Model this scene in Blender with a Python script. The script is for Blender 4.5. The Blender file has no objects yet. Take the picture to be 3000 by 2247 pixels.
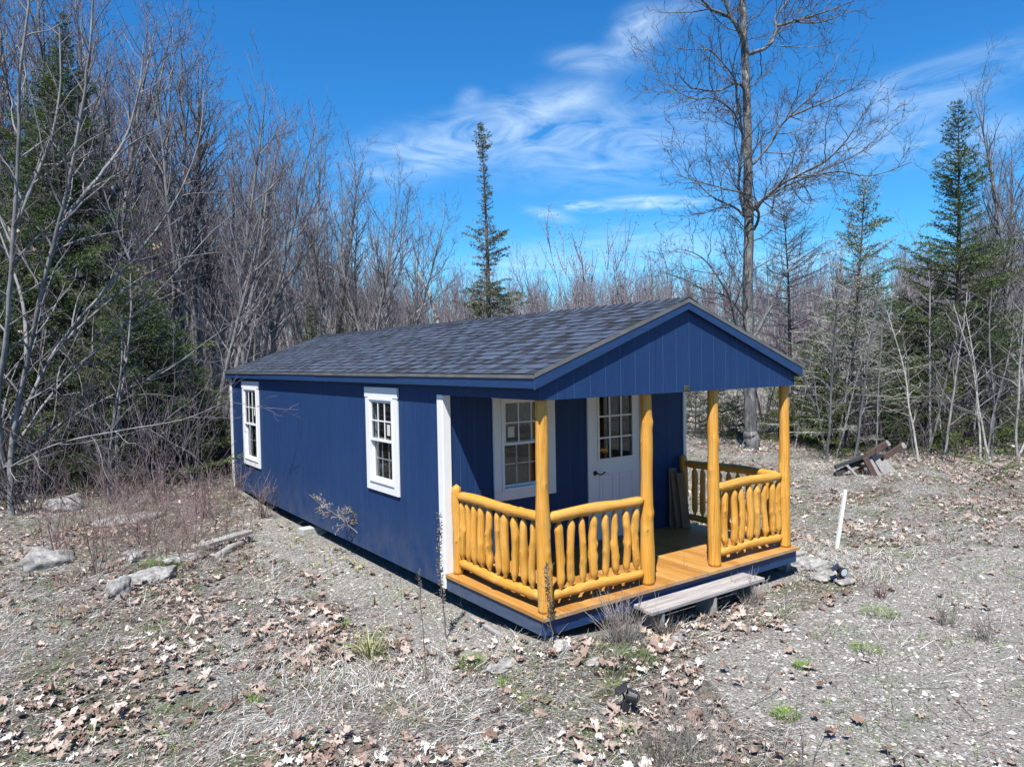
import bpy, bmesh, math, random
import numpy as np
from mathutils import Vector, Matrix

SC = bpy.context.scene
COL = SC.collection
RNG = np.random.default_rng(7)
random.seed(7)

# ---------------------------------------------------------------- camera frame
CAM = np.array([-4.0665, -5.264, 2.4201]); YAW, PITCH, ROLL, FPX = -0.6194, -0.0323, -0.0184, 2127.8
_f = np.array([math.sin(-YAW) * math.cos(PITCH), math.cos(YAW) * math.cos(PITCH), math.sin(PITCH)])
_r = np.cross(_f, [0, 0, 1.0]); _r /= np.linalg.norm(_r)
_u = np.cross(_r, _f)
CR = _r * math.cos(ROLL) + _u * math.sin(ROLL)
CU = -_r * math.sin(ROLL) + _u * math.cos(ROLL)
CF = _f
S = 3000 / 2212.0


def ray(u, v):
    return CF + CR * (u * S - 1500) / FPX - CU * (v * S - 1123.5) / FPX


def onz(u, v, z):
    d = ray(u, v)
    return CAM + d * (z - CAM[2]) / d[2]


def deep(u, v, d):
    return CAM + ray(u, v) * d


# ---------------------------------------------------------------- noise and terrain
_LAT = np.random.default_rng(3).random((256, 256))


def vnoise(x, y, s=1.0, o=0):
    x = np.asarray(x, float) / s + o * 17.3
    y = np.asarray(y, float) / s + o * 31.7
    xi = np.floor(x).astype(int); yi = np.floor(y).astype(int)
    fx = x - xi; fy = y - yi
    fx = fx * fx * (3 - 2 * fx); fy = fy * fy * (3 - 2 * fy)
    a = _LAT[xi % 256, yi % 256]; b = _LAT[(xi + 1) % 256, yi % 256]
    c = _LAT[xi % 256, (yi + 1) % 256]; d = _LAT[(xi + 1) % 256, (yi + 1) % 256]
    return (a * (1 - fx) + b * fx) * (1 - fy) + (c * (1 - fx) + d * fx) * fy


def sstep(a, b, x):
    t = np.clip((x - a) / (b - a), 0, 1)
    return t * t * (3 - 2 * t)


def gz(x, y):
    x = np.asarray(x, float); y = np.asarray(y, float)
    z = -0.34 + 0 * x
    z = z + 0.13 * np.exp(-((x - 0.0) ** 2 + (y + 0.15) ** 2) / 0.8)
    z = z + 0.17 * sstep(7.5, 10.6, y) * np.exp(-(x / 5.0) ** 2)
    z = z + 0.16 * np.exp(-((x + 3.2) ** 2 / 5.0 + (y - 6.5) ** 2 / 9.0))
    far = sstep(6, 14, np.hypot(x, y - 3))
    open_ = 1 - np.exp(-(np.maximum(0, np.maximum(-x, x - 3.96)) ** 2 + np.maximum(0, np.maximum(-y, y - 10.67)) ** 2) / 0.3)
    z = z + (vnoise(x, y, 2.3, 1) - 0.5) * 0.10 * open_ + (vnoise(x, y, 0.7, 2) - 0.5) * 0.05 * open_
    z = z + (vnoise(x, y, 9, 3) - 0.5) * 0.5 * far
    z = z + 8.0 * sstep(34, 135, np.hypot(x - CAM[0], y - CAM[1]))
    return z


def g1(x, y):
    return float(gz(x, y))


def ground(u, v):
    z = -0.33
    for _ in range(6):
        p = onz(u, v, z); z = g1(p[0], p[1])
    return np.array([p[0], p[1], z])


def before(u, y):
    """ground point under picture column u in the plane of constant y"""
    d = ray(u, 778); p = CAM + d * (y - CAM[1]) / d[1]
    return np.array([p[0], p[1], g1(p[0], p[1])])


def column(u, d):
    """ground point in the direction of picture column u at depth d"""
    p = deep(u, 778, d)
    return np.array([p[0], p[1], g1(p[0], p[1])])


# ---------------------------------------------------------------- materials
def new_mat(name):
    m = bpy.data.materials.new(name); m.use_nodes = True
    nt = m.node_tree; b = nt.nodes['Principled BSDF']
    return m, nt, b


ALB = .68          # one calibration of every base colour to the exposure


class NT:
    def __init__(s, nt): s.nt = nt
    def n(s, t, **kw):
        n = s.nt.nodes.new(t)
        for k, v in kw.items():
            if k.startswith('i_'):
                key = k[2:]
                key = int(key) if key.isdigit() else key.replace('_', ' ')
                n.inputs[key].default_value = v
            else: setattr(n, k, v)
        return n
    def l(s, a, b): s.nt.links.new(a, b)
    def coord(s, scale=(1, 1, 1), rot=(0, 0, 0), kind='Object', loc=(0, 0, 0)):
        c = s.n('ShaderNodeTexCoord'); m = s.n('ShaderNodeMapping')
        m.inputs['Scale'].default_value = scale; m.inputs['Rotation'].default_value = rot
        m.inputs['Location'].default_value = loc
        s.l(c.outputs[kind], m.inputs['Vector']); return m.outputs[0]
    def noise(s, vec, scale, detail=4, rough=.55, dist=0):
        n = s.n('ShaderNodeTexNoise'); n.inputs['Scale'].default_value = scale
        n.inputs['Detail'].default_value = detail; n.inputs['Roughness'].default_value = rough
        n.inputs['Distortion'].default_value = dist
        s.l(vec, n.inputs['Vector']); return n.outputs['Fac']
    def ramp(s, fac, stops):
        r = s.n('ShaderNodeValToRGB'); e = r.color_ramp.elements
        while len(e) < len(stops): e.new(.5)
        for el, (p, c) in zip(e, stops):
            el.position = p; el.color = (*[x * ALB for x in c], 1) if len(c) == 3 else c
        s.l(fac, r.inputs['Fac']); return r.outputs['Color']
    def mix(s, fac, a, b, mode='MIX'):
        m = s.n('ShaderNodeMix', data_type='RGBA', blend_type=mode)
        for k, v in ((0, fac), (6, a), (7, b)):
            if hasattr(v, 'is_linked'): s.l(v, m.inputs[k])
            else: m.inputs[k].default_value = (*[x * ALB for x in v], 1) if isinstance(v, tuple) and len(v) == 3 else v
        return m.outputs[2]
    def math(s, op, a, b=None, c=None, clamp=False):
        m = s.n('ShaderNodeMath', operation=op, use_clamp=clamp)
        for k, v in enumerate((a, b, c)):
            if v is None: continue
            if hasattr(v, 'is_linked'): s.l(v, m.inputs[k])
            else: m.inputs[k].default_value = v
        return m.outputs[0]
    def mapr(s, v, a, b, c=0, d=1):
        m = s.n('ShaderNodeMapRange'); s.l(v, m.inputs[0])
        for i, x in enumerate((a, b, c, d)): m.inputs[i + 1].default_value = x
        return m.outputs[0]
    def bump(s, h, strength, dist, b, prev=None):
        n = s.n('ShaderNodeBump'); n.inputs['Strength'].default_value = strength; n.inputs['Distance'].default_value = dist
        s.l(h, n.inputs['Height'])
        if prev is not None: s.l(prev, n.inputs['Normal'])
        s.l(n.outputs[0], b.inputs['Normal']); return n.outputs[0]


M = {}


def mat_siding(axis):
    m, nt, b = new_mat('siding_paint_' + axis); N = NT(nt)
    c = N.n('ShaderNodeTexCoord'); sp = N.n('ShaderNodeSeparateXYZ'); N.l(c.outputs['Object'], sp.inputs[0])
    a = sp.outputs[0 if axis == 'x' else 1]
    k = N.math('FRACT', N.math('DIVIDE', N.math('ADD', a, 50 * .2032), .2032))
    d = N.math('ABSOLUTE', N.math('SUBTRACT', k, .5))
    groove = N.mapr(d, .465, .485, 0, 1)
    scale = (9, 90, 3) if axis == 'y' else (90, 9, 3)
    sc = (1, 26, 1.6) if axis == 'y' else (26, 1, 1.6)
    v = N.coord(sc)
    grain = N.noise(v, 3.2, 5, .65, .6)
    v2 = N.coord((1, 8, 42) if axis == 'y' else (8, 1, 42))
    wv = N.noise(v2, 1.6, 3, .6, 1.2)
    v3 = N.coord((1, 1, .25)); big = N.noise(v3, 2.4, 4, .6)
    patch = N.mapr(N.noise(N.coord((1, 3, .35) if axis == 'y' else (3, 1, .35)), 2.0, 2), .42, .6, 0, 1)
    col = N.mix(N.mapr(grain, .3, .7), (.0072, .033, .112), (.0125, .049, .150))
    col = N.mix(N.mapr(big, .35, .7, 0, .35), col, (.021, .064, .178))
    fade = N.mapr(sp.outputs[2], .6, -.2, 0, .7)
    dirt = N.math('MULTIPLY', fade, N.mapr(N.noise(N.coord(), 3.5, 5), .35, .65))
    col = N.mix(dirt, col, (.075, .095, .145))
    spk = N.mapr(N.noise(N.coord(), 55, 1, .5), .76, .79, 0, .35)
    col = N.mix(spk, col, (.2, .25, .35))
    nu = N.math('SUBTRACT', N.math('FRACT', N.math('DIVIDE', N.math('ADD', a, 20.07), .4064)), .5)
    nz = N.math('SUBTRACT', N.math('FRACT', N.math('DIVIDE', sp.outputs[2], .29)), .5)
    rr = N.math('SQRT', N.math('ADD', N.math('POWER', N.math('MULTIPLY', nu, .4064), 2.0), N.math('POWER', N.math('MULTIPLY', nz, .29), 2.0)))
    col = N.mix(N.mapr(rr, .0075, .004, 0, .55), col, (.004, .014, .05))
    seam = N.math('ABSOLUTE', N.math('SUBTRACT', N.math('FRACT', N.math('DIVIDE', N.math('ADD', a, 50.3), 1.2192)), .5))
    col = N.mix(N.mapr(seam, .004, .002, 0, .7), col, (.004, .012, .04))
    col = N.mix(N.math('MULTIPLY', groove, .5 if axis == 'x' else .16), col, (.055, .10, .25))
    N.l(col, b.inputs['Base Color']); b.inputs['Roughness'].default_value = .62
    b.inputs['Specular IOR Level'].default_value = .22
    h = N.math('ADD', grain, N.math('MULTIPLY', N.math('MULTIPLY', wv, patch), .9))
    p = N.bump(h, .55, .006, b)
    N.bump(N.math('SUBTRACT', 1.0, groove), .6 if axis == 'x' else .25, .006, b, p)
    return m


def mat_simple(name, c1, c2, scale=6, rough=.6, bump=.2, bscale=30, stretch=(1, 1, 1), spec=.4, dist=.01):
    m, nt, b = new_mat(name); N = NT(nt); v = N.coord(stretch)
    f = N.noise(v, scale, 6, .62, .3)
    N.l(N.ramp(f, [(.3, c1), (.7, c2)]), b.inputs['Base Color'])
    b.inputs['Roughness'].default_value = rough; b.inputs['Specular IOR Level'].default_value = spec
    if bump: N.bump(N.noise(v, bscale, 5, .65), bump, dist, b)
    return m


def mat_tint(name, stops, rough=.7, transl=0, attr='tint', spec=.25, nscale=0, namt=.3):
    """colour ramp over a per-face random attribute stored in the mesh"""
    m, nt, b = new_mat(name); N = NT(nt)
    a = N.n('ShaderNodeAttribute', attribute_name=attr)
    f = a.outputs['Fac']
    if nscale:
        f = N.math('ADD', f, N.math('MULTIPLY', N.math('SUBTRACT', N.noise(N.coord(), nscale, 3), .5), namt), clamp=True)
    col = N.ramp(f, stops); N.l(col, b.inputs['Base Color'])
    b.inputs['Roughness'].default_value = rough; b.inputs['Specular IOR Level'].default_value = spec
    if transl:
        t = N.n('ShaderNodeBsdfTranslucent'); N.l(col, t.inputs[0])
        mx = N.n('ShaderNodeMixShader'); mx.inputs[0].default_value = transl
        N.l(b.outputs[0], mx.inputs[1]); N.l(t.outputs[0], mx.inputs[2])
        N.l(mx.outputs[0], nt.nodes['Material Output'].inputs['Surface'])
    return m


def mat_log(name, weather=.35):
    m, nt, b = new_mat(name); N = NT(nt)
    a = N.n('ShaderNodeAttribute', attribute_name='tint')          # 0..1 along each log, random per log
    k = N.n('ShaderNodeAttribute', attribute_name='knot')
    g = N.n('ShaderNodeAttribute', attribute_name='along', attribute_type='GEOMETRY')
    gv = N.n('ShaderNodeMapping'); gv.inputs['Scale'].default_value = (2.2, 14, 1); N.l(g.outputs['Vector'], gv.inputs['Vector'])
    f = N.noise(gv.outputs[0], 1.4, 6, .65, .4)
    col = N.ramp(f, [(.22, (.46, .180, .018)), (.48, (.74, .345, .040)), (.74, (.90, .53, .125))])
    w = N.math('MULTIPLY', N.mapr(N.noise(N.coord((1, 1, .5)), 5.5, 5, .65), .48, .72, 0, 1), N.math('MULTIPLY', a.outputs['Fac'], weather * 2))
    col = N.mix(w, col, (.60, .45, .17))
    gv2 = N.n('ShaderNodeMapping'); gv2.inputs['Scale'].default_value = (1.1, 34, 1); N.l(g.outputs['Vector'], gv2.inputs['Vector'])
    cr = N.mapr(N.noise(gv2.outputs[0], 1.0, 4, .7, .3), .61, .66, 0, .75)
    col = N.mix(cr, col, (.11, .045, .012))
    spots = N.mapr(N.noise(N.coord(), 46, 2, .5), .70, .76, 0, .8)
    col = N.mix(spots, col, (.17, .07, .018))
    col = N.mix(N.mapr(k.outputs['Fac'], .2, .75, 0, .8), col, (.20, .085, .02))
    N.l(col, b.inputs['Base Color']); b.inputs['Roughness'].default_value = .32
    b.inputs['Specular IOR Level'].default_value = .45
    hh = N.math('ADD', N.noise(gv.outputs[0], 3.0, 6, .7, .6), N.math('MULTIPLY', cr, -.6))
    N.bump(hh, .75, .010, b)
    return m


def mat_deck():
    m, nt, b = new_mat('deck_stain'); N = NT(nt)
    a = N.n('ShaderNodeAttribute', attribute_name='tint')
    v = N.coord((14, .9, 14)); f = N.noise(v, 2.2, 6, .65, .5)
    f = N.math('ADD', f, N.math('MULTIPLY', N.math('SUBTRACT', a.outputs['Fac'], .5), .35))
    col = N.ramp(f, [(.2, (.31, .125, .024)), (.5, (.47, .225, .045)), (.85, (.58, .34, .11))])
    wear = N.mapr(N.noise(N.coord((2.5, 1, 1)), 3.0, 5, .7), .5, .75, 0, .5)
    col = N.mix(wear, col, (.50, .34, .17))
    c = N.n('ShaderNodeTexCoord'); sp = N.n('ShaderNodeSeparateXYZ'); N.l(c.outputs['Object'], sp.inputs[0])
    edge = N.math('MULTIPLY', N.mapr(sp.outputs[1], .0, -.05, 0, 1), N.mapr(N.noise(N.coord((6, 1, 1)), 2, 3), .35, .55))
    col = N.mix(N.math('MULTIPLY', edge, .75), col, (.42, .36, .29))
    N.l(col, b.inputs['Base Color']); b.inputs['Roughness'].default_value = .5
    N.bump(f, .25, .004, b)
    return m


def mat_ground():
    m, nt, b = new_mat('woodland_soil'); N = NT(nt)
    grv = N.n('ShaderNodeAttribute', attribute_name='gravel').outputs['Fac']
    v = N.coord()
    n1 = N.noise(v, 1.1, 6, .6); n2 = N.noise(v, 7, 6, .7); n3 = N.noise(v, 42, 5, .75); n4 = N.noise(v, 120, 3, .7)
    soil = N.ramp(n2, [(.3, (.035, .027, .020)), (.5, (.13, .11, .088)), (.72, (.36, .325, .285))])
    straw = N.ramp(n3, [(.38, (.022, .019, .016)), (.5, (.27, .26, .24)), (.64, (.82, .81, .78))])  # dark ends of soil and straw paint in the shade of the gaps
    col = N.mix(N.mapr(n1, .35, .6), soil, straw)
    mossf = N.math('MULTIPLY', N.mapr(N.noise(v, 1.7, 5, .65), .52, .62), N.mapr(n3, .35, .6))
    col = N.mix(N.math('MULTIPLY', mossf, .9), col, (.11, .16, .05))
    vo = N.n('ShaderNodeTexVoronoi'); vo.inputs['Scale'].default_value = 60; N.l(v, vo.inputs['Vector'])
    sp = N.n('ShaderNodeSeparateColor'); N.l(vo.outputs['Color'], sp.inputs[0])
    peb = N.ramp(sp.outputs[0], [(0, (.16, .15, .135)), (.4, (.33, .315, .29)), (.75, (.50, .48, .45)), (1, (.78, .76, .72))])
    peb = N.mix(N.mapr(vo.outputs['Distance'], .55, .9, 0, .8), peb, (.16, .145, .13))
    sand = N.ramp(n4, [(.3, (.20, .185, .165)), (.7, (.48, .455, .415))])
    gcol = N.mix(N.mapr(n2, .4, .6, .25, .9), sand, peb)
    gcol = N.mix(N.mapr(n3, .56, .66, 0, .8), gcol, (.05, .044, .038))
    gcol = N.mix(N.math('MULTIPLY', N.mapr(N.noise(v, 2.6, 5, .7), .56, .68), N.mapr(n3, .4, .6, 0, .7)), gcol, (.24, .30, .22))
    msk = N.mapr(N.math('ADD', grv, N.math('MULTIPLY', N.math('SUBTRACT', n2, .5), .9)), .42, .6)
    col = N.mix(msk, col, gcol)
    N.l(col, b.inputs['Base Color']); b.inputs['Roughness'].default_value = .95
    b.inputs['Specular IOR Level'].default_value = .12
    h = N.math('ADD', N.math('MULTIPLY', n3, .7), N.math('MULTIPLY', n4, .5))
    h = N.math('SUBTRACT', h, N.math('MULTIPLY', N.math('MULTIPLY', vo.outputs['Distance'], msk), .5))
    N.bump(h, .9, .035, b)
    return m


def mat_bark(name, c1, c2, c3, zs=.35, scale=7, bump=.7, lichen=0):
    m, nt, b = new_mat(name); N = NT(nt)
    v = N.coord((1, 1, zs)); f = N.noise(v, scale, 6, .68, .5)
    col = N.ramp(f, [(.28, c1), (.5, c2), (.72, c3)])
    if lichen:
        col = N.mix(N.mapr(N.noise(N.coord(), 3.3, 5, .7), .55, .68, 0, lichen), col, (.42, .45, .36))
    N.l(col, b.inputs['Base Color']); b.inputs['Roughness'].default_value = .9
    b.inputs['Specular IOR Level'].default_value = .2
    N.bump(f, bump, .02, b)
    return m


def mat_glass():
    m, nt, b = new_mat('window_glass'); N = NT(nt)
    t = N.n('ShaderNodeBsdfTransparent'); t.inputs[0].default_value = (.78, .82, .83, 1)
    g = N.n('ShaderNodeBsdfGlossy'); g.inputs['Roughness'].default_value = .015; g.inputs[0].default_value = (.9, .93, .96, 1)
    fr = N.n('ShaderNodeLayerWeight'); fr.inputs['Blend'].default_value = .5
    mx = N.n('ShaderNodeMixShader'); N.l(N.math('ADD', N.math('MULTIPLY', N.math('POWER', fr.outputs['Facing'], 4.0), .75), .045), mx.inputs[0])
    N.l(t.outputs[0], mx.inputs[1]); N.l(g.outputs[0], mx.inputs[2])
    N.l(mx.outputs[0], nt.nodes['Material Output'].inputs['Surface'])
    return m


def mat_shingle():
    m, nt, b = new_mat('asphalt_shingle'); N = NT(nt)
    a = N.n('ShaderNodeAttribute', attribute_name='tint').outputs['Fac']
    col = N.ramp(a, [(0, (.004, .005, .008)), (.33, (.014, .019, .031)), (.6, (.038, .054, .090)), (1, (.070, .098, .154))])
    gr = N.noise(N.coord(), 210, 2, .7)
    col = N.mix(N.mapr(gr, .3, .75, 0, .28), col, (.05, .06, .08), 'MIX')
    big = N.noise(N.coord(), 1.3, 4, .6)
    col = N.mix(N.mapr(big, .35, .7, 0, .15), col, (.065, .078, .10))
    N.l(col, b.inputs['Base Color']); b.inputs['Roughness'].default_value = .8
    b.inputs['Specular IOR Level'].default_value = .35
    N.bump(gr, .5, .004, b)
    return m


def build_materials():
    M['side_x'] = mat_siding('x'); M['side_y'] = mat_siding('y')
    M['trim_blue'] = mat_simple('blue_trim_paint', (.009, .037, .122), (.016, .056, .166), 8, .45, .35, 60, (1, 1, 6))
    M['rim_blue'] = mat_simple('worn_blue_paint', (.040, .070, .135), (.095, .125, .19), 3.5, .55, .35, 40, (2, 2, 9))
    M['white'] = mat_simple('white_trim_paint', (.80, .80, .79), (.86, .86, .85), 5, .5, .10, 14, (4, 4, .8))
    M['vinyl'] = mat_simple('white_vinyl', (.82, .82, .82), (.86, .86, .86), 3, .35, 0)
    M['door'] = mat_simple('door_paint', (.80, .80, .81), (.86, .86, .86), 3, .4, 0)
    M['metal'] = mat_simple('drip_edge_metal', (.11, .108, .105), (.20, .195, .19), 4, .3, .1, 12)
    M['black'] = mat_simple('black_iron', (.012, .012, .013), (.03, .03, .03), 20, .4, .1)
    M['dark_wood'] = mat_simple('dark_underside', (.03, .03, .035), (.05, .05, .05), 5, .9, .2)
    M['inner'] = mat_simple('inner_boarding', (.05, .035, .025), (.09, .06, .04), 3, .7, .1, 20, (1, 1, .3))
    M['log'] = mat_log('log_stain'); M['deck'] = mat_deck(); M['shingle'] = mat_shingle(); M['glass'] = mat_glass()
    M['cut'] = mat_simple('log_end_grain', (.50, .34, .15), (.62, .48, .30), 14, .7, .3, 30)
    M['ground'] = mat_ground()
    M['grey_wood'] = mat_simple('weathered_grey_wood', (.24, .23, .22), (.5, .48, .46), 3.5, .85, .8, 9, (9, 9, 9), .2)
    M['grey_wood_x'] = mat_simple('weathered_plank', (.22, .205, .20), (.52, .49, .47), 2.2, .85, .8, 4, (.8, 13, 13), .2)
    M['brown_wood'] = mat_simple('brown_stained_wood', (.055, .035, .03), (.12, .078, .068), 5, .8, .5, 15, (3, 3, 3), .2)
    M['board'] = mat_simple('lumber_board', (.19, .135, .085), (.31, .235, .155), 2.4, .7, .5, 7, (12, 12, .8), .2)
    M['concrete'] = mat_simple('concrete_block', (.36, .36, .34), (.50, .50, .47), 9, .9, .6, 40)
    M['rock'] = mat_bark('granite_rock', (.08, .076, .072), (.30, .293, .282), (.52, .51, .495), 1, 13, 1.0, .25)
    M['white_stone'] = mat_bark('pale_stone', (.22, .21, .19), (.40, .385, .36), (.58, .56, .53), 1, 6, .8)
    M['bark_grey'] = mat_bark('smooth_grey_bark', (.10, .098, .10), (.21, .207, .212), (.36, .357, .365), .25, 6, .6, .3)
    M['bark_maple'] = mat_bark('ridged_maple_bark', (.045, .044, .045), (.125, .125, .127), (.30, .30, .302), .22, 11, 1.0, .45)
    M['bark_dark'] = mat_bark('dark_conifer_bark', (.05, .042, .038), (.12, .10, .09), (.20, .18, .165), .4, 10, .9, .25)
    M['bark_birch'] = mat_bark('pale_birch_bark', (.16, .15, .14), (.36, .35, .33), (.52, .51, .48), 1.6, 5, .4)
    M['twig'] = mat_bark('twig_bark', (.082, .066, .078), (.165, .140, .160), (.29, .262, .285), .5, 5, .3)
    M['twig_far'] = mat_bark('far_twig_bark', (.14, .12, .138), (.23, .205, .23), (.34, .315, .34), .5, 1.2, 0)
    M['twig_red'] = mat_bark('red_twig_bark', (.15, .095, .088), (.28, .20, .185), (.44, .36, .33), .5, 5, .3)
    M['twig_pale'] = mat_bark('dry_stem', (.22, .19, .165), (.38, .34, .30), (.55, .51, .47), .5, 5, .3)
    M['stalk'] = mat_bark('dead_stalk', (.07, .058, .05), (.17, .15, .13), (.32, .29, .26), .5, 9, .4)
    M['lichen_twig'] = mat_bark('lichen_twig', (.22, .22, .19), (.38, .39, .34), (.52, .53, .47), .6, 6, .3)
    M['needle'] = mat_tint('spruce_needles', [(0, (.030, .056, .018)), (.5, (.080, .130, .040)), (1, (.18, .235, .075))], .55, .2)
    M['needle_fir'] = mat_tint('young_fir_needles', [(0, (.045, .08, .018)), (.5, (.12, .18, .035)), (1, (.23, .28, .065))], .55, .15)
    M['needle_grey'] = mat_tint('lichened_needles', [(0, (.035, .045, .022)), (.5, (.085, .098, .05)), (1, (.20, .205, .14))], .6, .1)
    M['leaf'] = mat_tint('dry_leaves', [(0, (.085, .052, .038)), (.22, (.20, .128, .095)), (.5, (.36, .265, .215)), (.78, (.54, .445, .385)), (1, (.78, .72, .66))], .75, .12, nscale=40, namt=.25)
    M['straw'] = mat_tint('dry_straw', [(0, (.10, .088, .074)), (.35, (.32, .30, .265)), (.7, (.55, .535, .495)), (1, (.82, .81, .775))], .75, .1)
    M['grass'] = mat_tint('green_blades', [(0, (.08, .13, .025)), (.5, (.15, .28, .04)), (1, (.28, .42, .08))], .55, .2)
    M['lily'] = mat_tint('daylily_blades', [(0, (.10, .14, .03)), (.5, (.25, .30, .07)), (1, (.5, .5, .26))], .5, .2)
    M['pebble'] = mat_tint('gravel_stones', [(0, (.12, .11, .10)), (.4, (.29, .275, .255)), (.75, (.42, .405, .38)), (1, (.62, .60, .57))], .85)
    M['yellow'] = mat_simple('yellow_petals', (.62, .48, .02), (.75, .6, .04), 30, .6, 0)
    M['solar'] = mat_simple('solar_cells', (.012, .018, .035), (.03, .04, .07), 60, .15, 0)
    M['plastic'] = mat_simple('black_plastic', (.018, .018, .022), (.035, .035, .042), 15, .45, .1)
    M['chrome'] = mat_simple('lamp_reflector', (.6, .65, .68), (.72, .76, .78), 10, .25, 0)
    M['paper'] = mat_simple('paper_sticker', (.62, .60, .52), (.7, .68, .6), 12, .7, 0)
    M['curtain'] = mat_simple('valance_cloth', (.30, .34, .33), (.52, .55, .52), 3, .9, .3, 12, (22, 22, .6))
    M['bronze'] = mat_simple('bronze_badge', (.025, .022, .02), (.10, .085, .05), 60, .4, .5, 70)
    M['maple_twig'] = mat_bark('maple_twig_bark', (.045, .040, .044), (.095, .086, .094), (.19, .178, .188), .5, 5, .3)
    M['snag'] = mat_bark('bare_snag_wood', (.28, .24, .20), (.45, .40, .36), (.58, .54, .50), .3, 7, .5)


# ---------------------------------------------------------------- objects
def put(o):
    COL.objects.link(o); return o


def tag(o, label=None, cat=None, group=None, kind=None):
    if label: o['label'] = label
    if cat: o['category'] = cat
    if group: o['group'] = group
    if kind: o['kind'] = kind
    return o


def thing(name, label, cat, loc=(0, 0, 0), group=None, rz=0):
    o = put(bpy.data.objects.new(name, None)); o.empty_display_size = .2
    o.location = [float(c) for c in loc]; o.rotation_euler = (0, 0, rz)
    return tag(o, label, cat, group)


def mesh_np(name, V, quads=None, tris=None, smooth=False, mat=None, attrs=None):
    V = np.asarray(V, np.float32).reshape(-1, 3)
    loops = []; starts = []; pos = 0
    if quads is not None and len(quads):
        q = np.asarray(quads, np.int32).reshape(-1, 4); loops.append(q.ravel()); starts.append(pos + 4 * np.arange(len(q))); pos += q.size
    if tris is not None and len(tris):
        t = np.asarray(tris, np.int32).reshape(-1, 3); loops.append(t.ravel()); starts.append(pos + 3 * np.arange(len(t))); pos += t.size
    loops = np.concatenate(loops).astype(np.int32); starts = np.concatenate(starts).astype(np.int32)
    me = bpy.data.meshes.new(name)
    me.vertices.add(len(V)); me.vertices.foreach_set('co', V.ravel())
    me.loops.add(len(loops)); me.loops.foreach_set('vertex_index', loops)
    me.polygons.add(len(starts)); me.polygons.foreach_set('loop_start', starts)
    me.polygons.foreach_set('use_smooth', np.full(len(starts), bool(smooth)))
    me.update(calc_edges=True)
    for k, a in (attrs or {}).items():
        a = np.asarray(a, np.float32)
        dom = 'POINT' if len(a) == len(V) else 'FACE'
        if a.ndim == 2:
            at = me.attributes.new(k, 'FLOAT_VECTOR', dom); at.data.foreach_set('vector', a.ravel())
        else:
            at = me.attributes.new(k, 'FLOAT', dom); at.data.foreach_set('value', a)
    if mat is not None: me.materials.append(mat)
    return me


def obj(name, me, parent=None, world=False):
    o = put(bpy.data.objects.new(name, me))
    if parent is not None:
        o.parent = parent
        if world: o.matrix_parent_inverse = world_of(parent).inverted()
    return o


def world_of(o):
    m = Matrix.LocRotScale(o.location, o.rotation_euler, o.scale)
    if o.parent is not None: m = world_of(o.parent) @ o.matrix_parent_inverse @ m
    return m


def copy_tree(o, parent=None):
    c = o.copy(); COL.objects.link(c)
    if parent is not None: c.parent = parent
    for ch in [x for x in KIDS.get(o.name, [])]: copy_tree(ch, c)
    return c


KIDS = {}


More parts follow.
